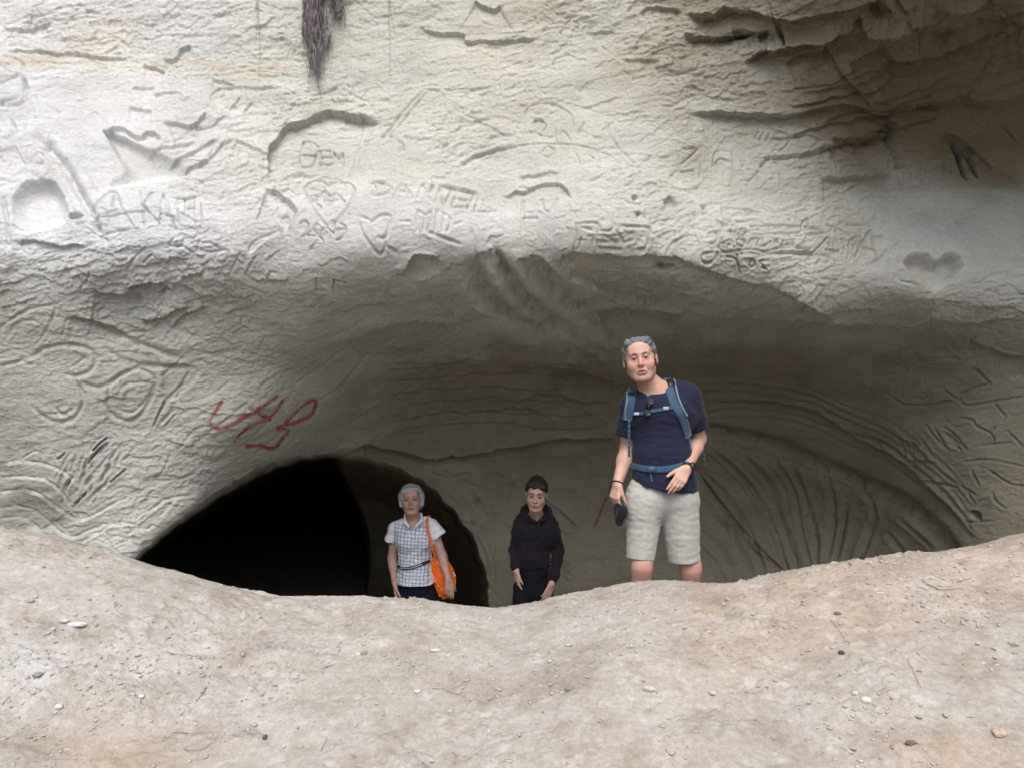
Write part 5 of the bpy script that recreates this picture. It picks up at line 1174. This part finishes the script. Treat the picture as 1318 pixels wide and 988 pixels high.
    for a_ in (aR, aL):
        Sh = Field(a_ - (.09, .30, .12), a_ + (.09, .16, .08), .006); shoe(Sh, (a_[0], a_[1] + .03, zc + .0), (a_[0], a_[1] - .18, zc + .0)); V, Q = Sh.mesh(); mesh_np('shoe', V, Q, mat_flat('brown_leather', (.10, .07, .05), .7), parent=me)
    # --- backpack, watch, band, sunglasses, cap
    M_ST = cloth_mat('blue_webbing', (.032, .068, .115), 500, .2, .7); M_STL = cloth_mat('light_edge', (.12, .16, .21), 500, .2, .7); M_BLK = mat_flat('black_plastic', (.012, .012, .014), .35, .1); M_NAVY = cloth_mat('dark_pad', (.03, .04, .07), 500)
    bp = empty('backpack', (A(858, 560)[0], YM + .26, A(0, 600)[2]), 'blue hiking backpack on the man, only its straps seen from the front', 'backpack')
    K = Field((A(820, 0)[0], YM + .12, A(0, 622)[2]), (A(895, 0)[0], YM + .46, A(0, 490)[2]), .008); K.cap(A(856, 590, .28), A(856, 520, .27), .125, .11, .02, flat=.75); K.cap(A(856, 578, .36), A(856, 545, .35), .08, .075, .03, flat=.6); K.wrinkle(.006, 10, 10, 14, 3)
    V, Q = K.mesh(); mesh_np('pack_body', V, Q, cloth_mat('blue_ripstop', (.045, .09, .15), 500), parent=bp)
    xz = lambda *p: [(A(a, b)[0], A(a, b)[2]) for a, b in p]
    def strap(name, pts, wd, mat, th=.007, lift=.003, lab=None):
        v, f, a = ribbon(S, xz(*pts), wd, th, lift); o = mesh_np(name, v, f, mat, parent=bp)
        if lab: o['label'] = lab
        return a
    strap('shoulder_strap', [(861, 486), (860, 496), (861, 508), (864, 520), (870, 530), (876, 540), (881, 552), (885, 562)], .048, M_ST); strap('strap_edge', [(868, 487), (869, 500), (870, 512), (874, 524), (880, 534)], .010, M_STL, .010, .005)
    strap('shoulder_strap', [(815, 500), (812, 508), (810, 518), (808, 530), (807, 540)], .046, M_ST); strap('strap_edge', [(808, 503), (806, 515), (804, 528), (804.5, 540)], .009, M_STL, .010, .005)
    strap('strap_pad', [(862, 486), (863, 490), (864, 496)], .040, M_BLK, .012, .006); strap('strap_pad', [(814, 500), (813, 504), (812, 508)], .036, M_BLK, .012, .006)
    v, f, a = ribbon(S, xz((884, 558), (887, 568), (888, 578)), .014, .004, .003); mesh_np('loose_strap', v, f, M_ST, parent=bp)
    v, f = merge([rbox(tuple((A(807, py, .0) + (0, -.075, 0))), .013, .004, .026) for py in (542, 548, 554, 560, 566, 572, 578, 583)]); mesh_np('loose_strap', v, f, M_ST, parent=bp)
    strap('chest_strap', [(813, 532), (824, 531), (836, 528), (848, 526), (856, 524), (861, 523)], .018, M_ST, .005, .006)
    y = S.front(A(851, 0)[0], A(0, 524)[2]) or YM - .08; v, f = rbox((A(852, 0)[0], y - .012, A(0, 524.5)[2]), .030, .010, .020); mesh_np('buckle', v, f, mat_flat('grey_plastic', (.30, .32, .36), .4, .1), parent=bp)
    y = S.front(A(817, 0)[0], A(0, 531)[2]) or YM - .08; v, f = rbox((A(818, 0)[0], y - .012, A(0, 531.5)[2]), .040, .008, .016); mesh_np('strap_toggle', v, f, mat_flat('pale_plastic', (.35, .40, .50), .4, .1), parent=bp)
    strap('hip_belt', [(811, 599), (822, 600.5), (835, 601.5), (850, 601), (865, 598.5), (880, 595), (892, 592)], .034, M_ST, .006, .004)
    y = S.front(A(836, 0)[0], A(0, 601)[2]) or YM - .12; v, f = rbox((A(835, 0)[0], y - .013, A(0, 601)[2]), .05, .010, .034); mesh_np('buckle', v, f, mat_flat('blue_plastic', (.04, .08, .14), .4, .1), parent=bp)
    v, f, a = ribbon(S, xz((834, 604), (834, 610), (835, 616)), .010, .004, .004); mesh_np('loose_strap', v, f, M_ST, parent=bp)
    v, f = merge([rbox(tuple(A(px, py, .16)), .012, .004, .028) for px, py in ((904, 580), (905.5, 586), (906.5, 592), (907.5, 598))]); mesh_np('loose_strap', v, f, M_ST, parent=bp)
    # watch
    ad_ = (wL - eL) / np.linalg.norm(wL - eL); wc = wL - ad_ * .012
    wt = empty('wristwatch', tuple(wc), 'black sports watch on the wrist of the man held before his hip', 'watch'); Rz = Vector(ad_).to_track_quat('Z', 'Y').to_matrix()
    n = 28; V = []; Fc = []
    for i, (rr_, hh) in enumerate(((.0335, -.011), (.036, -.009), (.036, .009), (.0335, .011), (.029, .011), (.029, -.011))):
        for k in range(n): t = 2 * math.pi * k / n; V.append(tuple(Vector(wc) + Rz @ Vector((rr_ * math.cos(t), rr_ * .92 * math.sin(t), hh))))
    for i in range(6):
        for k in range(n): a0, b0 = i * n, ((i + 1) % 6) * n; Fc.append((a0 + k, a0 + (k + 1) % n, b0 + (k + 1) % n, b0 + k))
    mesh_np('watch_strap', V, Fc, M_BLK, parent=wt)
    out = np.array([.55, -.8, .1]); out -= ad_ * (out @ ad_); out /= np.linalg.norm(out)
    v, f = cyl(wc + out * .037, out, .023, .013, 24); mesh_np('watch_case', v, f, mat_flat('dark_metal', (.03, .03, .035), .3, .1, spec=.6), parent=wt); v, f = cyl(wc + out * .0445, out, .0175, .003, 24); mesh_np('watch_face', v, f, mat_flat('dark_glass', (.015, .018, .025), .08, .05, spec=.7), parent=wt)
    ad2 = (wR - eR) / np.linalg.norm(wR - eR); wc2 = wR - ad2 * .004; Rz = Vector(ad2).to_track_quat('Z', 'Y').to_matrix()
    pth = [tuple(Vector(wc2) + Rz @ Vector((.030 * math.cos(t), .030 * math.sin(t), .004 * math.sin(t)))) for t in np.linspace(0, 2 * math.pi, 25)]
    v, f = tube(pth, .0042, 6); tag(mesh_np('wristband', v, f, M_BLK, origin=tuple(wc2)), 'thin black cord band round the wrist of the man holding the cap', 'wristband')
    # sunglasses hanging folded from the neckline
    gx_, gz_ = A(831, 0)[0], A(0, 523)[2]; y = (S.front(gx_, gz_) or YM - .1) - .018
    sg = empty('sunglasses', (gx_, y, gz_), 'dark sunglasses hanging folded from the neck of the navy T-shirt', 'sunglasses')
    def lens(cx_, cz_, sx, sz, a):
        V = []; Fc = []; n = 20
        for yy, q in ((-.004, .8), (-.002, 1), (.003, 1)):
            for k in range(n):
                t = 2 * math.pi * k / n; e = 1 / (abs(math.cos(t)) ** 3 + abs(math.sin(t)) ** 3) ** (1 / 3); u, v_ = sx * q * e * math.cos(t), sz * q * e * math.sin(t)
                V.append((cx_ + u * math.cos(a) - v_ * math.sin(a), y + yy, cz_ + u * math.sin(a) + v_ * math.cos(a)))
        for i in range(2):
            for k in range(n): Fc.append((i * n + k, i * n + (k + 1) % n, (i + 1) * n + (k + 1) % n, (i + 1) * n + k))
        Fc.append(tuple(range(n))); Fc.append(tuple(range(2 * n, 3 * n))[::-1]); return V, Fc
    GL = mat_flat('mirror_lens', (.25, .28, .32), .06, .02, spec=1.0); GL.node_tree.nodes['Principled BSDF'].inputs['Metallic'].default_value = .85
    for px, py in ((833, 516.5), (829.5, 530.5)):
        v, f = lens(A(px, 0)[0], A(0, py)[2], .019, .015, .25); mesh_np('lens', v, f, GL, parent=sg)
        t = np.linspace(0, 2 * math.pi, 21); v, f = tube([(A(px, 0)[0] + .021 * math.cos(q), y + .001, A(0, py)[2] + .017 * math.sin(q)) for q in t], .0028, 6); mesh_np('rim', v, f, M_BLK, parent=sg)
    v, f = rbox((gx_, y, gz_), .010, .007, .030); mesh_np('bridge', v, f, M_BLK, parent=sg)
    for dx in (-.004, .006): v, f = tube([(gx_ + dx, y + .004, A(0, 509)[2]), (gx_ + dx - .004, y + .009, A(0, 520)[2]), (gx_ + dx - .012, y + .008, A(0, 534)[2])], .003, 6); mesh_np('temple', v, f, M_BLK, parent=sg)
    # cap in the right hand
    cc = A(798, 660, -.05); cp = empty('cap', tuple(cc), 'dark navy cap dangling from the hand of the man', 'cap'); M_CAP = cloth_mat('navy_cap', (.007, .007, .014))
    K = Field(cc - .09, cc + .09, .0035); K.ell(cc + (.008, -.016, .004), (.034, .030, .046), np.array(Matrix.Rotation(R(12), 3, 'Y')), 0); K.wrinkle(.004, 25, 25, 25, 4)
    V, Q = K.mesh(); mesh_np('crown', V, Q, M_CAP, parent=cp)
    K = Field(cc - .1, cc + .1, .0035); K.cap(cc + (-.018, -.014, .034), cc + (-.006, -.014, -.046), .026, .024, .004, flat=.35, ax=(-.5, -.8, .2)); K.wrinkle(.002, 25, 25, 25, 5); V, Q = K.mesh(); mesh_np('brim', V, Q, M_CAP, parent=cp)
    return me

# ================================================================== the woman
def build_woman():
    YM = 6.2; A = lambda px, py, dy=0.0: at(px, py, YM + dy); sc = FOC / YM
    bx_ = A(538, 0)[0]; zg = gz(bx_, YM); me = empty('person', (bx_, YM, zg), 'white haired woman in a blue checked white polo shirt at the dark tunnel', 'person')
    hd = Head(A(529.5, 643, -.01), rot(4, 8, -2), .97)
    F = Field((A(490, 0)[0], YM - .3, zg - .03), (A(600, 0)[0], YM + .32, A(0, 612)[2]), .0050)
    build_head(F, hd, jaw=1.02, nose=.95, wide=1.02, age=1, mouth_open=.001)
    F.cap(hd.w(0, .02, -.07), A(533, 671, .04), .049, .055, .03)
    sR, sL = A(510, 679, .04), A(555, 676, .04); eR, eL = A(505, 718, .08), A(569, 715, .0); wR, wL = A(508, 750, .0), A(577, 745, -.10)
    F.cap(A(520, 675, .05), A(545, 673, .05), .05, .05, .05); F.cap(A(523, 690, .03), A(545, 689, .03), .095, .095, .05, flat=.85); F.cap(A(534, 690, .03), A(535, 750, .04), .105, .105, .05, flat=.8)
    for s_, e_, w_ in ((sR, eR, wR), (sL, eL, wL)):
        F.cap(s_, e_, .046, .038, .03); F.cap(e_, e_ + (w_ - e_) * .35, .037, .035, .02); F.cap(e_ + (w_ - e_) * .3, w_, .035, .022, .02)
    hand(F, wR, (.05, -.10, -1), (-.95, -.3, 0), -1, .4, .90, thumb=(.45, .5), fcurl=[.3, .38, .42, .5], r=1.05)
    hand(F, wL, (.12, -.08, -1), (.35, -.92, 0), -1, .25, .92, thumb=(.5, .4), fcurl=[.2, .28, .34, .4], r=1.05)
    legs = []
    for q in (-1, 1):
        h_ = A(536, 762, .04) + (q * .07, 0, 0); k_ = np.array([bx_ + q * .10, YM + .0, zg + .43]); a_ = np.array([bx_ + q * .10, YM + .04, zg + .09]); legs.append((h_, k_, a_))
        F.cap(h_, k_, .062, .045, .03); F.cap(k_, a_, .044, .032, .03)
    V, Q = F.mesh(); c = skin_colors(V, hd, (.44, .275, .22), (.36, .13, .12), (.30, .27, .25), .5, .35); mesh_np('body', V, Q, SKIN, parent=me, attrs={'tint': c}); eyes(hd, me, (.06, .08, .09), (.17, .14, .12), .8, .0035)
    K = Field(hd.c - .17, hd.c + .17, .0042); w = hd.w
    K.ell(w(0, .020, .038), np.array((.096, .108, .098)) * hd.s, hd.R, 0)
    for q in (-1, 1): K.cap(w(q * .074, .01, .03), w(q * .080, -.0, -.042), .031 * hd.s, .020 * hd.s, .03); K.cap(w(q * .05, .06, .0), w(q * .05, .06, -.055), .05 * hd.s, .030 * hd.s, .03)
    K.cap(w(-.05, -.060, .075), w(.045, -.062, .088), .026 * hd.s, .024 * hd.s, .02)
    def cut(X, Y, Z):
        L = hd.loc(np.stack([X.ravel(), Y.ravel(), Z.ravel()], 1)); x, y, z = L.T
        k = np.maximum(np.maximum(y + .022, np.abs(x - .004) - (.0665 - .25 * np.clip(z - .03, 0, 1))), z - .060 - .30 * x + .010 * np.sin(x * 130 + 9 * z)); return k.reshape(X.shape)
    K.func(hd.c - .17, hd.c + .17, cut, .008, 'sub'); K.wrinkle(.008, 28, 28, 12, 5); K.wrinkle(.005, 80, 80, 25, 6)
    V, Q = K.mesh(); mesh_np('hair', V, Q, hair_mat('white_hair', (.24, .24, .25), (.58, .58, .60), (1, 1, .15)), parent=me)
    S = Field((A(493, 0)[0], YM - .24, A(0, 762)[2]), (A(582, 0)[0], YM + .3, A(0, 652)[2]), .0050)
    S.cap(A(519, 675, .05), A(547, 673, .05), .058, .058, .05); S.cap(A(523, 690, .025), A(546, 689, .025), .108, .108, .05, flat=.88); S.cap(A(525, 696, -.03), A(544, 695, -.03), .075, .075, .05)
    S.cap(A(534, 695, .03), A(534, 722, .03), .140, .128, .05, flat=.86); S.cap(A(534, 722, .03), A(535, 760, .03), .132, .168, .04, flat=.92)
    S.cap(sR, sR + (eR - sR) * .42 + (-.018, 0, 0), .058, .066, .03, ends=True); S.cap(sL, sL + (eL - sL) * .42 + (.03, 0, .01), .060, .072, .03, ends=True)
    S.wrinkle(.006, 9, 9, 12, 41, ridge=True); S.wrinkle(.003, 22, 22, 28, 42)
    S.func(S.lo, S.lo + S.h * S.n, lambda X, Y, Z: Z - (A(0, 750)[2] - .02 * np.abs(X - bx_)), 0, 'sub') if True else None
    S.cap(hd.w(0, .01, -.09), A(533, 671, .03), .058, .060, .008, 'sub')
    def vneck(X, Y, Z):
        px = X * sc + CX; py = CY - (Z - EYE) * sc; l = np.minimum(px - (521 + (py - 664) * .46), (541 - (py - 664) * .56) - px); return np.maximum(-l / sc * .75, np.maximum(Y - YM - .05, (py - 679.5) / sc))
    S.func(S.lo, S.lo + S.h * S.n, vneck, .003, 'sub')
    V, Q = S.mesh(); px = V[:, 0] * sc + CX; py = CY - (V[:, 2] - EYE) * sc
    # the check printed on the front of the shirt: wavy blue-grey lines
    inb = sstep(505.5, 508, px) * sstep(555.5 , 552.5, px) * (V[:, 1] < YM + .09) * sstep(670, 676, py)
    wv = 1.0 * noise3(px / 9, py / 9, 0 * px, 6)
    u = (px + .05 * py + wv) / 4.6; v_ = (py - .07 * px + 1.0 * wv) / 4.4
    ln = np.maximum(np.exp(-((u - np.round(u)) / .17) ** 2), np.exp(-((v_ - np.round(v_)) / .17) ** 2)) * inb
    col = np.array([.70, .71, .76]) * (1 - .82 * ln[:, None]) + np.array([.09, .16, .30]) * .82 * ln[:, None]
    mesh_np('polo_shirt', V, Q, cloth_mat('checked_jersey', (.7, .7, .7), attr='tint', var=.05), parent=me, attrs={'tint': col})
    M_W = cloth_mat('white_jersey', (.68, .69, .73), var=.05)
    K = Field(A(515, 682, -.2), A(550, 655, .2), .004)
    K.cap(A(521, 661, .02), A(521.5, 671, -.07), .016, .012, .01, flat=.6, ax=(1, .3, 0)); K.cap(A(521.5, 671, -.075), A(526, 677, -.095), .014, .009, .01, flat=.6, ax=(1, -1, 0)); K.cap(A(542, 659, .02), A(543, 669, -.065), .018, .013, .01, flat=.6, ax=(1, -.3, 0)); K.cap(A(543, 669, -.07), A(535, 677, -.095), .014, .009, .01, flat=.6, ax=(1, 1, 0))
    K.cap(A(522, 661, .04), A(532, 664, .12), .015, None, .01); K.cap(A(541, 659, .04), A(532, 664, .12), .015, None, .01)
    V, Q = K.mesh(); mesh_np('collar', V, Q, M_W, parent=me)
    y = S.front(A(529, 0)[0], A(0, 683)[2]) or YM - .1; v, f = rbox((A(528.3, 0)[0], y - .002, A(0, 683)[2]), .016, .006, .05); mesh_np('placket', v, f, M_W, parent=me)
    xz = lambda *p: [(A(a, b)[0], A(a, b)[2]) for a, b in p]
    v, f, _ = ribbon(S, xz((512, 727), (519, 728), (528, 727), (538, 724.5), (548, 721.5), (554, 720)), .022, .008, .004); mesh_np('belt', v, f, mat_flat('black_webbing', (.02, .02, .022), .6), parent=me)
    v, f, _ = ribbon(S, xz((516, 727.6), (528, 727), (538, 724.5), (545, 722.3)), .007, .004, .013); mesh_np('belt_stripe', v, f, mat_flat('grey_webbing', (.35, .36, .36), .6), parent=me)
    T = Field((A(495, 0)[0], YM - .25, zg + .05), (A(585, 0)[0], YM + .3, A(0, 735)[2]), .0070)
    T.cap(A(530, 752, .03), A(541, 752, .03), .112, .112, .04, flat=.85)
    for h_, k_, a_ in legs: T.cap(h_ + (0, 0, -.03), k_, .090, .068, .04); T.cap(k_, a_ + (0, 0, .03), .066, .052, .03, ends=True)
    T.wrinkle(.006, 9, 9, 9, 7, ridge=True); V, Q = T.mesh(); mesh_np('trousers', V, Q, cloth_mat('dark_navy', (.010, .010, .021), sheen=0), parent=me)
    for h_, k_, a_ in legs:
        Sh = Field(a_ - (.08, .28, .12), a_ + (.08, .15, .08), .007); shoe(Sh, (a_[0], a_[1] + .02, zg), (a_[0], a_[1] - .16, zg), .9); V, Q = Sh.mesh(); mesh_np('shoe', V, Q, mat_flat('grey_shoe', (.12, .12, .13), .7), parent=me)
    # orange shoulder bag
    bc = A(570, 745, -.02); bg_ = empty('shoulder_bag', tuple(bc), 'bright orange cloth bag hanging from the shoulder of the woman', 'bag'); M_O = cloth_mat('orange_nylon', (.80, .155, .02), 300, .1, .55, sheen=0)
    outl = [(548,722),(553,719),(559,715),(565,712),(572,716),(578,724),(584,733),(587,745),(586.5,757),(582,766),(575,772),(569,772),(563,766),(559,755),(555,742),(551,732)]
    poly = np.array([A(a, b)[[0, 2]] for a, b in outl])
    K = Field((poly[:, 0].min() - .03, YM - .16, poly[:, 1].min() - .03), (poly[:, 0].max() + .03, YM + .16, poly[:, 1].max() + .03), .0045)
    def bagf(X, Y, Z):
        P_ = np.stack([X[:, 0, :].ravel(), Z[:, 0, :].ravel()], 1); d = np.full(len(P_), 9.0); ins = inside_poly(poly, P_[:, 0], P_[:, 1])
        for i in range(len(poly)):
            a, b = poly[i], poly[(i + 1) % len(poly)]; e = b - a; t = np.clip(((P_ - a) @ e) / (e @ e), 0, 1); d = np.minimum(d, np.linalg.norm(P_ - a - t[:, None] * e, axis=1))
        sdv = np.where(ins, d, -d).reshape(X.shape[0], 1, X.shape[2]); th = .055 * np.sqrt(np.clip(sdv / .07, 0, 1)); yc = YM + .03
        return np.where(sdv > 0, (np.abs(Y - yc) - th) * .8, np.sqrt(np.minimum(sdv, 0) ** 2 + (Y - yc) ** 2))
    K.func(K.lo, K.lo + K.h * K.n, bagf); K.wrinkle(.008, 11, 11, 8, 44, ridge=True); K.wrinkle(.004, 25, 25, 18, 45, ridge=True)
    V, Q = K.mesh(); mesh_np('bag_body', V, Q, M_O, parent=bg_)
    hp = [tuple(A(a, b, d)) for a, b, d in ((549.5, 667, .03), (549.5, 672, -.055), (551, 682, -.095), (554, 695, -.105), (557, 706, -.10), (561, 718, -.07))]
    hp2 = [tuple(A(a, b, d)) for a, b, d in ((549.5, 667, .03), (553, 664.5, .10), (556, 680, .14), (558, 700, .12), (560, 718, .06))]
    v, f = tube([tuple(p) for p in spline(hp, 5)], .010, 8); mesh_np('handle', v, f, M_O, parent=bg_); v, f = tube([tuple(p) for p in spline(hp2, 5)], .010, 8); mesh_np('handle', v, f, M_O, parent=bg_)
    mw = mat_flat('white_print', (.75, .72, .66), .7, .05)
    dots = []
    for a, b in ((560.5, 747), (564, 752.5), (568.5, 757.5), (566, 767), (568, 770), (552, 724)):
        y = K.front(A(a, 0)[0], A(0, b)[2])
        if y: v, f = cyl((A(a, 0)[0], y - .001, A(0, b)[2]), (0, 1, 0), .0055, .003, 10); mesh_np('printed_dot', v, f, mw, parent=bg_)
    for a, b, ww in ((563, 720, .022), (563.5, 722.5, .026)):
        y = K.front(A(a, 0)[0], A(0, b)[2])
        if y: v, f = rbox((A(a, 0)[0], y - .001, A(0, b)[2]), ww, .003, .005); mesh_np('printed_line', v, f, mw, parent=bg_)
    for a, b in ((583, 738), (584.5, 741)):
        y = K.front(A(a, 0)[0], A(0, b)[2])
        if y: v, f = rbox((A(a, 0)[0], y - .001, A(0, b)[2]), .022, .003, .018); mesh_np('printed_mark', v, f, mw, parent=bg_)
    return me

# ================================================================== the boy
def build_boy():
    YM = 5.8; A = lambda px, py, dy=0.0: at(px, py, YM + dy); sc = FOC / YM
    bx_ = A(687, 0)[0]; zg = gz(bx_, YM); me = empty('person', (bx_, YM, zg), 'dark haired boy in a black hooded top against the cave wall', 'person')
    hd = Head(A(690.5, 636.5, -.05), rot(-6, -4, 3), .97)
    F = Field((A(650, 0)[0], YM - .34, zg - .03), (A(732, 0)[0], YM + .34, A(0, 606)[2]), .0050)
    build_head(F, hd, jaw=1.0, nose=.92, wide=.98, mouth_open=.0006)
    F.cap(hd.w(0, .02, -.07), A(690, 664, .03), .047, .055, .03); F.cap(A(678, 669, .05), A(702, 670, .05), .040, .040, .05); F.cap(A(680, 687, .04), A(700, 688, .04), .075, .075, .05, flat=.85); F.cap(A(688, 690, .03), A(686, 740, .05), .10, .095, .05, flat=.8)
    sR, sL = A(670, 672, .04), A(710, 675, .04); eR, eL = A(663, 706, .06), A(719, 708, .04); wR, wL = A(664.5, 734, -.03), A(710, 751, -.08)
    for s_, e_, w_ in ((sR, eR, wR), (sL, eL, wL)): F.cap(s_, e_, .042, .036, .03); F.cap(e_, w_, .036, .024, .02)
    hand(F, wR, (.06, -.06, -1), (-.85, -.5, 0), -1, .3, .82, thumb=(.4, .4), fcurl=[.22, .28, .32, .4])
    hand(F, wL, (-.42, -.12, -.9), (.4, -.9, -.2), -1, .2, .82, thumb=(.4, .3), fcurl=[.12, .18, .2, .25])
    legs = []
    for q in (-1, 1):
        h_ = A(686, 757, .05) + (q * .068, 0, 0); k_ = np.array([bx_ + q * .08, YM + .0, zg + .46]); a_ = np.array([bx_ + q * .08, YM + .05, zg + .09]); legs.append((h_, k_, a_)); F.cap(h_, k_, .07, .048, .03); F.cap(k_, a_, .046, .032, .03)
    V, Q = F.mesh(); c = skin_colors(V, hd, (.42, .27, .215), (.36, .15, .13), (.03, .022, .02), .5, .8); mesh_np('body', V, Q, SKIN, parent=me, attrs={'tint': c}); eyes(hd, me, (.04, .03, .02), (.02, .015, .012), 1.0, .0040)
    K = Field(hd.c - .16, hd.c + .17, .0040); w = hd.w
    K.ell(w(0, .022, .045), np.array((.086, .103, .090)) * hd.s, hd.R, 0); K.cap(w(-.045, -.062, .078), w(.05, -.060, .078), .030 * hd.s, .028 * hd.s, .02); K.cap(w(.0, -.05, .10), w(.0, .02, .12), .03 * hd.s, None, .03)
    def cut(X, Y, Z):
        L = hd.loc(np.stack([X.ravel(), Y.ravel(), Z.ravel()], 1)); x, y, z = L.T; ax = np.abs(x)
        face = np.maximum(y + .020, z - .048 + .012 * np.sin(x * 70 + 1) + .2 * x); ear = np.sqrt((ax - .085) ** 2 + (y - .01) ** 2 + (z + .008) ** 2) - .028
        return np.minimum(np.minimum(face, ear), np.where(y < .03, z - .0, z + .06)).reshape(X.shape)
    K.func(hd.c - .16, hd.c + .17, cut, .006, 'sub'); K.wrinkle(.008, 40, 40, 30, 15); K.wrinkle(.004, 90, 90, 60, 16)
    V, Q = K.mesh(); mesh_np('hair', V, Q, hair_mat('black_hair', (.006, .005, .005), (.022, .018, .017)), parent=me)
    S = Field((A(652, 0)[0], YM - .26, A(0, 768)[2]), (A(730, 0)[0], YM + .32, A(0, 640)[2]), .0055)
    S.cap(A(675, 668, .05), A(705, 669, .05), .062, .062, .05); S.cap(A(677, 686, .025), A(703, 687, .025), .105, .108, .05, flat=.9); S.cap(A(688, 690, .03), A(687, 715, .03), .126, .122, .04, flat=.92); S.cap(A(687, 715, .03), A(686, 729, .04), .124, .116, .02, flat=.95, ends=True)
    for s_, e_, w_, g1 in ((sR, eR, wR, .0), (sL, eL, wL, .0)):
        S.cap(s_, e_, .056, .050, .02); S.cap(e_, e_ + (w_ - e_) * .75, .050, .046, .012); S.cap(e_ + (w_ - e_) * .7, e_ + (w_ - e_) * .97, .046, .034, .010, ends=True)
    # hood lying round the neck
    t = np.linspace(math.pi * 1.12, math.pi * -.12, 12); ring = [A(690, 661, .04) + np.array([.090 * math.cos(q), .02 + .085 * math.sin(q), .012 + .03 * math.sin(q)]) for q in t]
    for a_, b_ in zip(ring[:-1], ring[1:]): S.cap(a_, b_, .031, .031, .02)
    S.cap(ring[0], A(686, 669, -.08), .030, .020, .02); S.cap(ring[-1], A(694, 670, -.08), .030, .020, .02)
    S.wrinkle(.005, 8, 8, 13, 51, ridge=True); S.wrinkle(.0045, 20, 20, 26, 52, ridge=True)
    S.cap(hd.w(0, .015, -.09), A(690, 660, .015), .056, .066, .006, 'sub'); S.ell(A(690, 660, -.06), (.055, .06, .045), None, .01, 'sub')
    V, Q = S.mesh(); mesh_np('hooded_top', V, Q, cloth_mat('black_fleece', (.011, .009, .013), sheen=.05), parent=me)
    for a_, dx in ((686, -.01), (694, .012)):
        v, f = tube([tuple(A(a_, 669, -.105)), tuple(A(a_ - 1, 680, -.115)), tuple(A(a_ + dx * 50, 690, -.12))], .0035, 6); mesh_np('drawstring', v, f, mat_flat('black_cord', (.012, .011, .014), .7), parent=me)
    T = Field((A(645, 0)[0], YM - .25, zg + .05), (A(732, 0)[0], YM + .32, A(0, 716)[2]), .0075)
    T.cap(A(682, 732, .05), A(691, 732, .05), .104, .104, .04, flat=.9); T.cap(A(687, 735, .04), A(687, 757, .04), .108, .104, .04, flat=.95)
    for h_, k_, a_ in legs: T.cap(h_, k_, .088, .068, .04); T.cap(k_, a_ + (0, 0, .03), .068, .056, .03, ends=True)
    T.wrinkle(.006, 9, 9, 9, 7, ridge=True); V, Q = T.mesh(); mesh_np('trousers', V, Q, cloth_mat('black_cotton', (.007, .007, .010), sheen=0), parent=me)
    for h_, k_, a_ in legs:
        Sh = Field(a_ - (.08, .28, .12), a_ + (.08, .15, .08), .007); shoe(Sh, (a_[0], a_[1] + .02, zg), (a_[0], a_[1] - .17, zg), .95); V, Q = Sh.mesh(); mesh_np('shoe', V, Q, mat_flat('black_shoe', (.03, .03, .03), .7), parent=me)
    return me
build_man(); print('man', time.time() - T0)
build_woman(); print('woman', time.time() - T0)
build_boy(); print('boy', time.time() - T0)
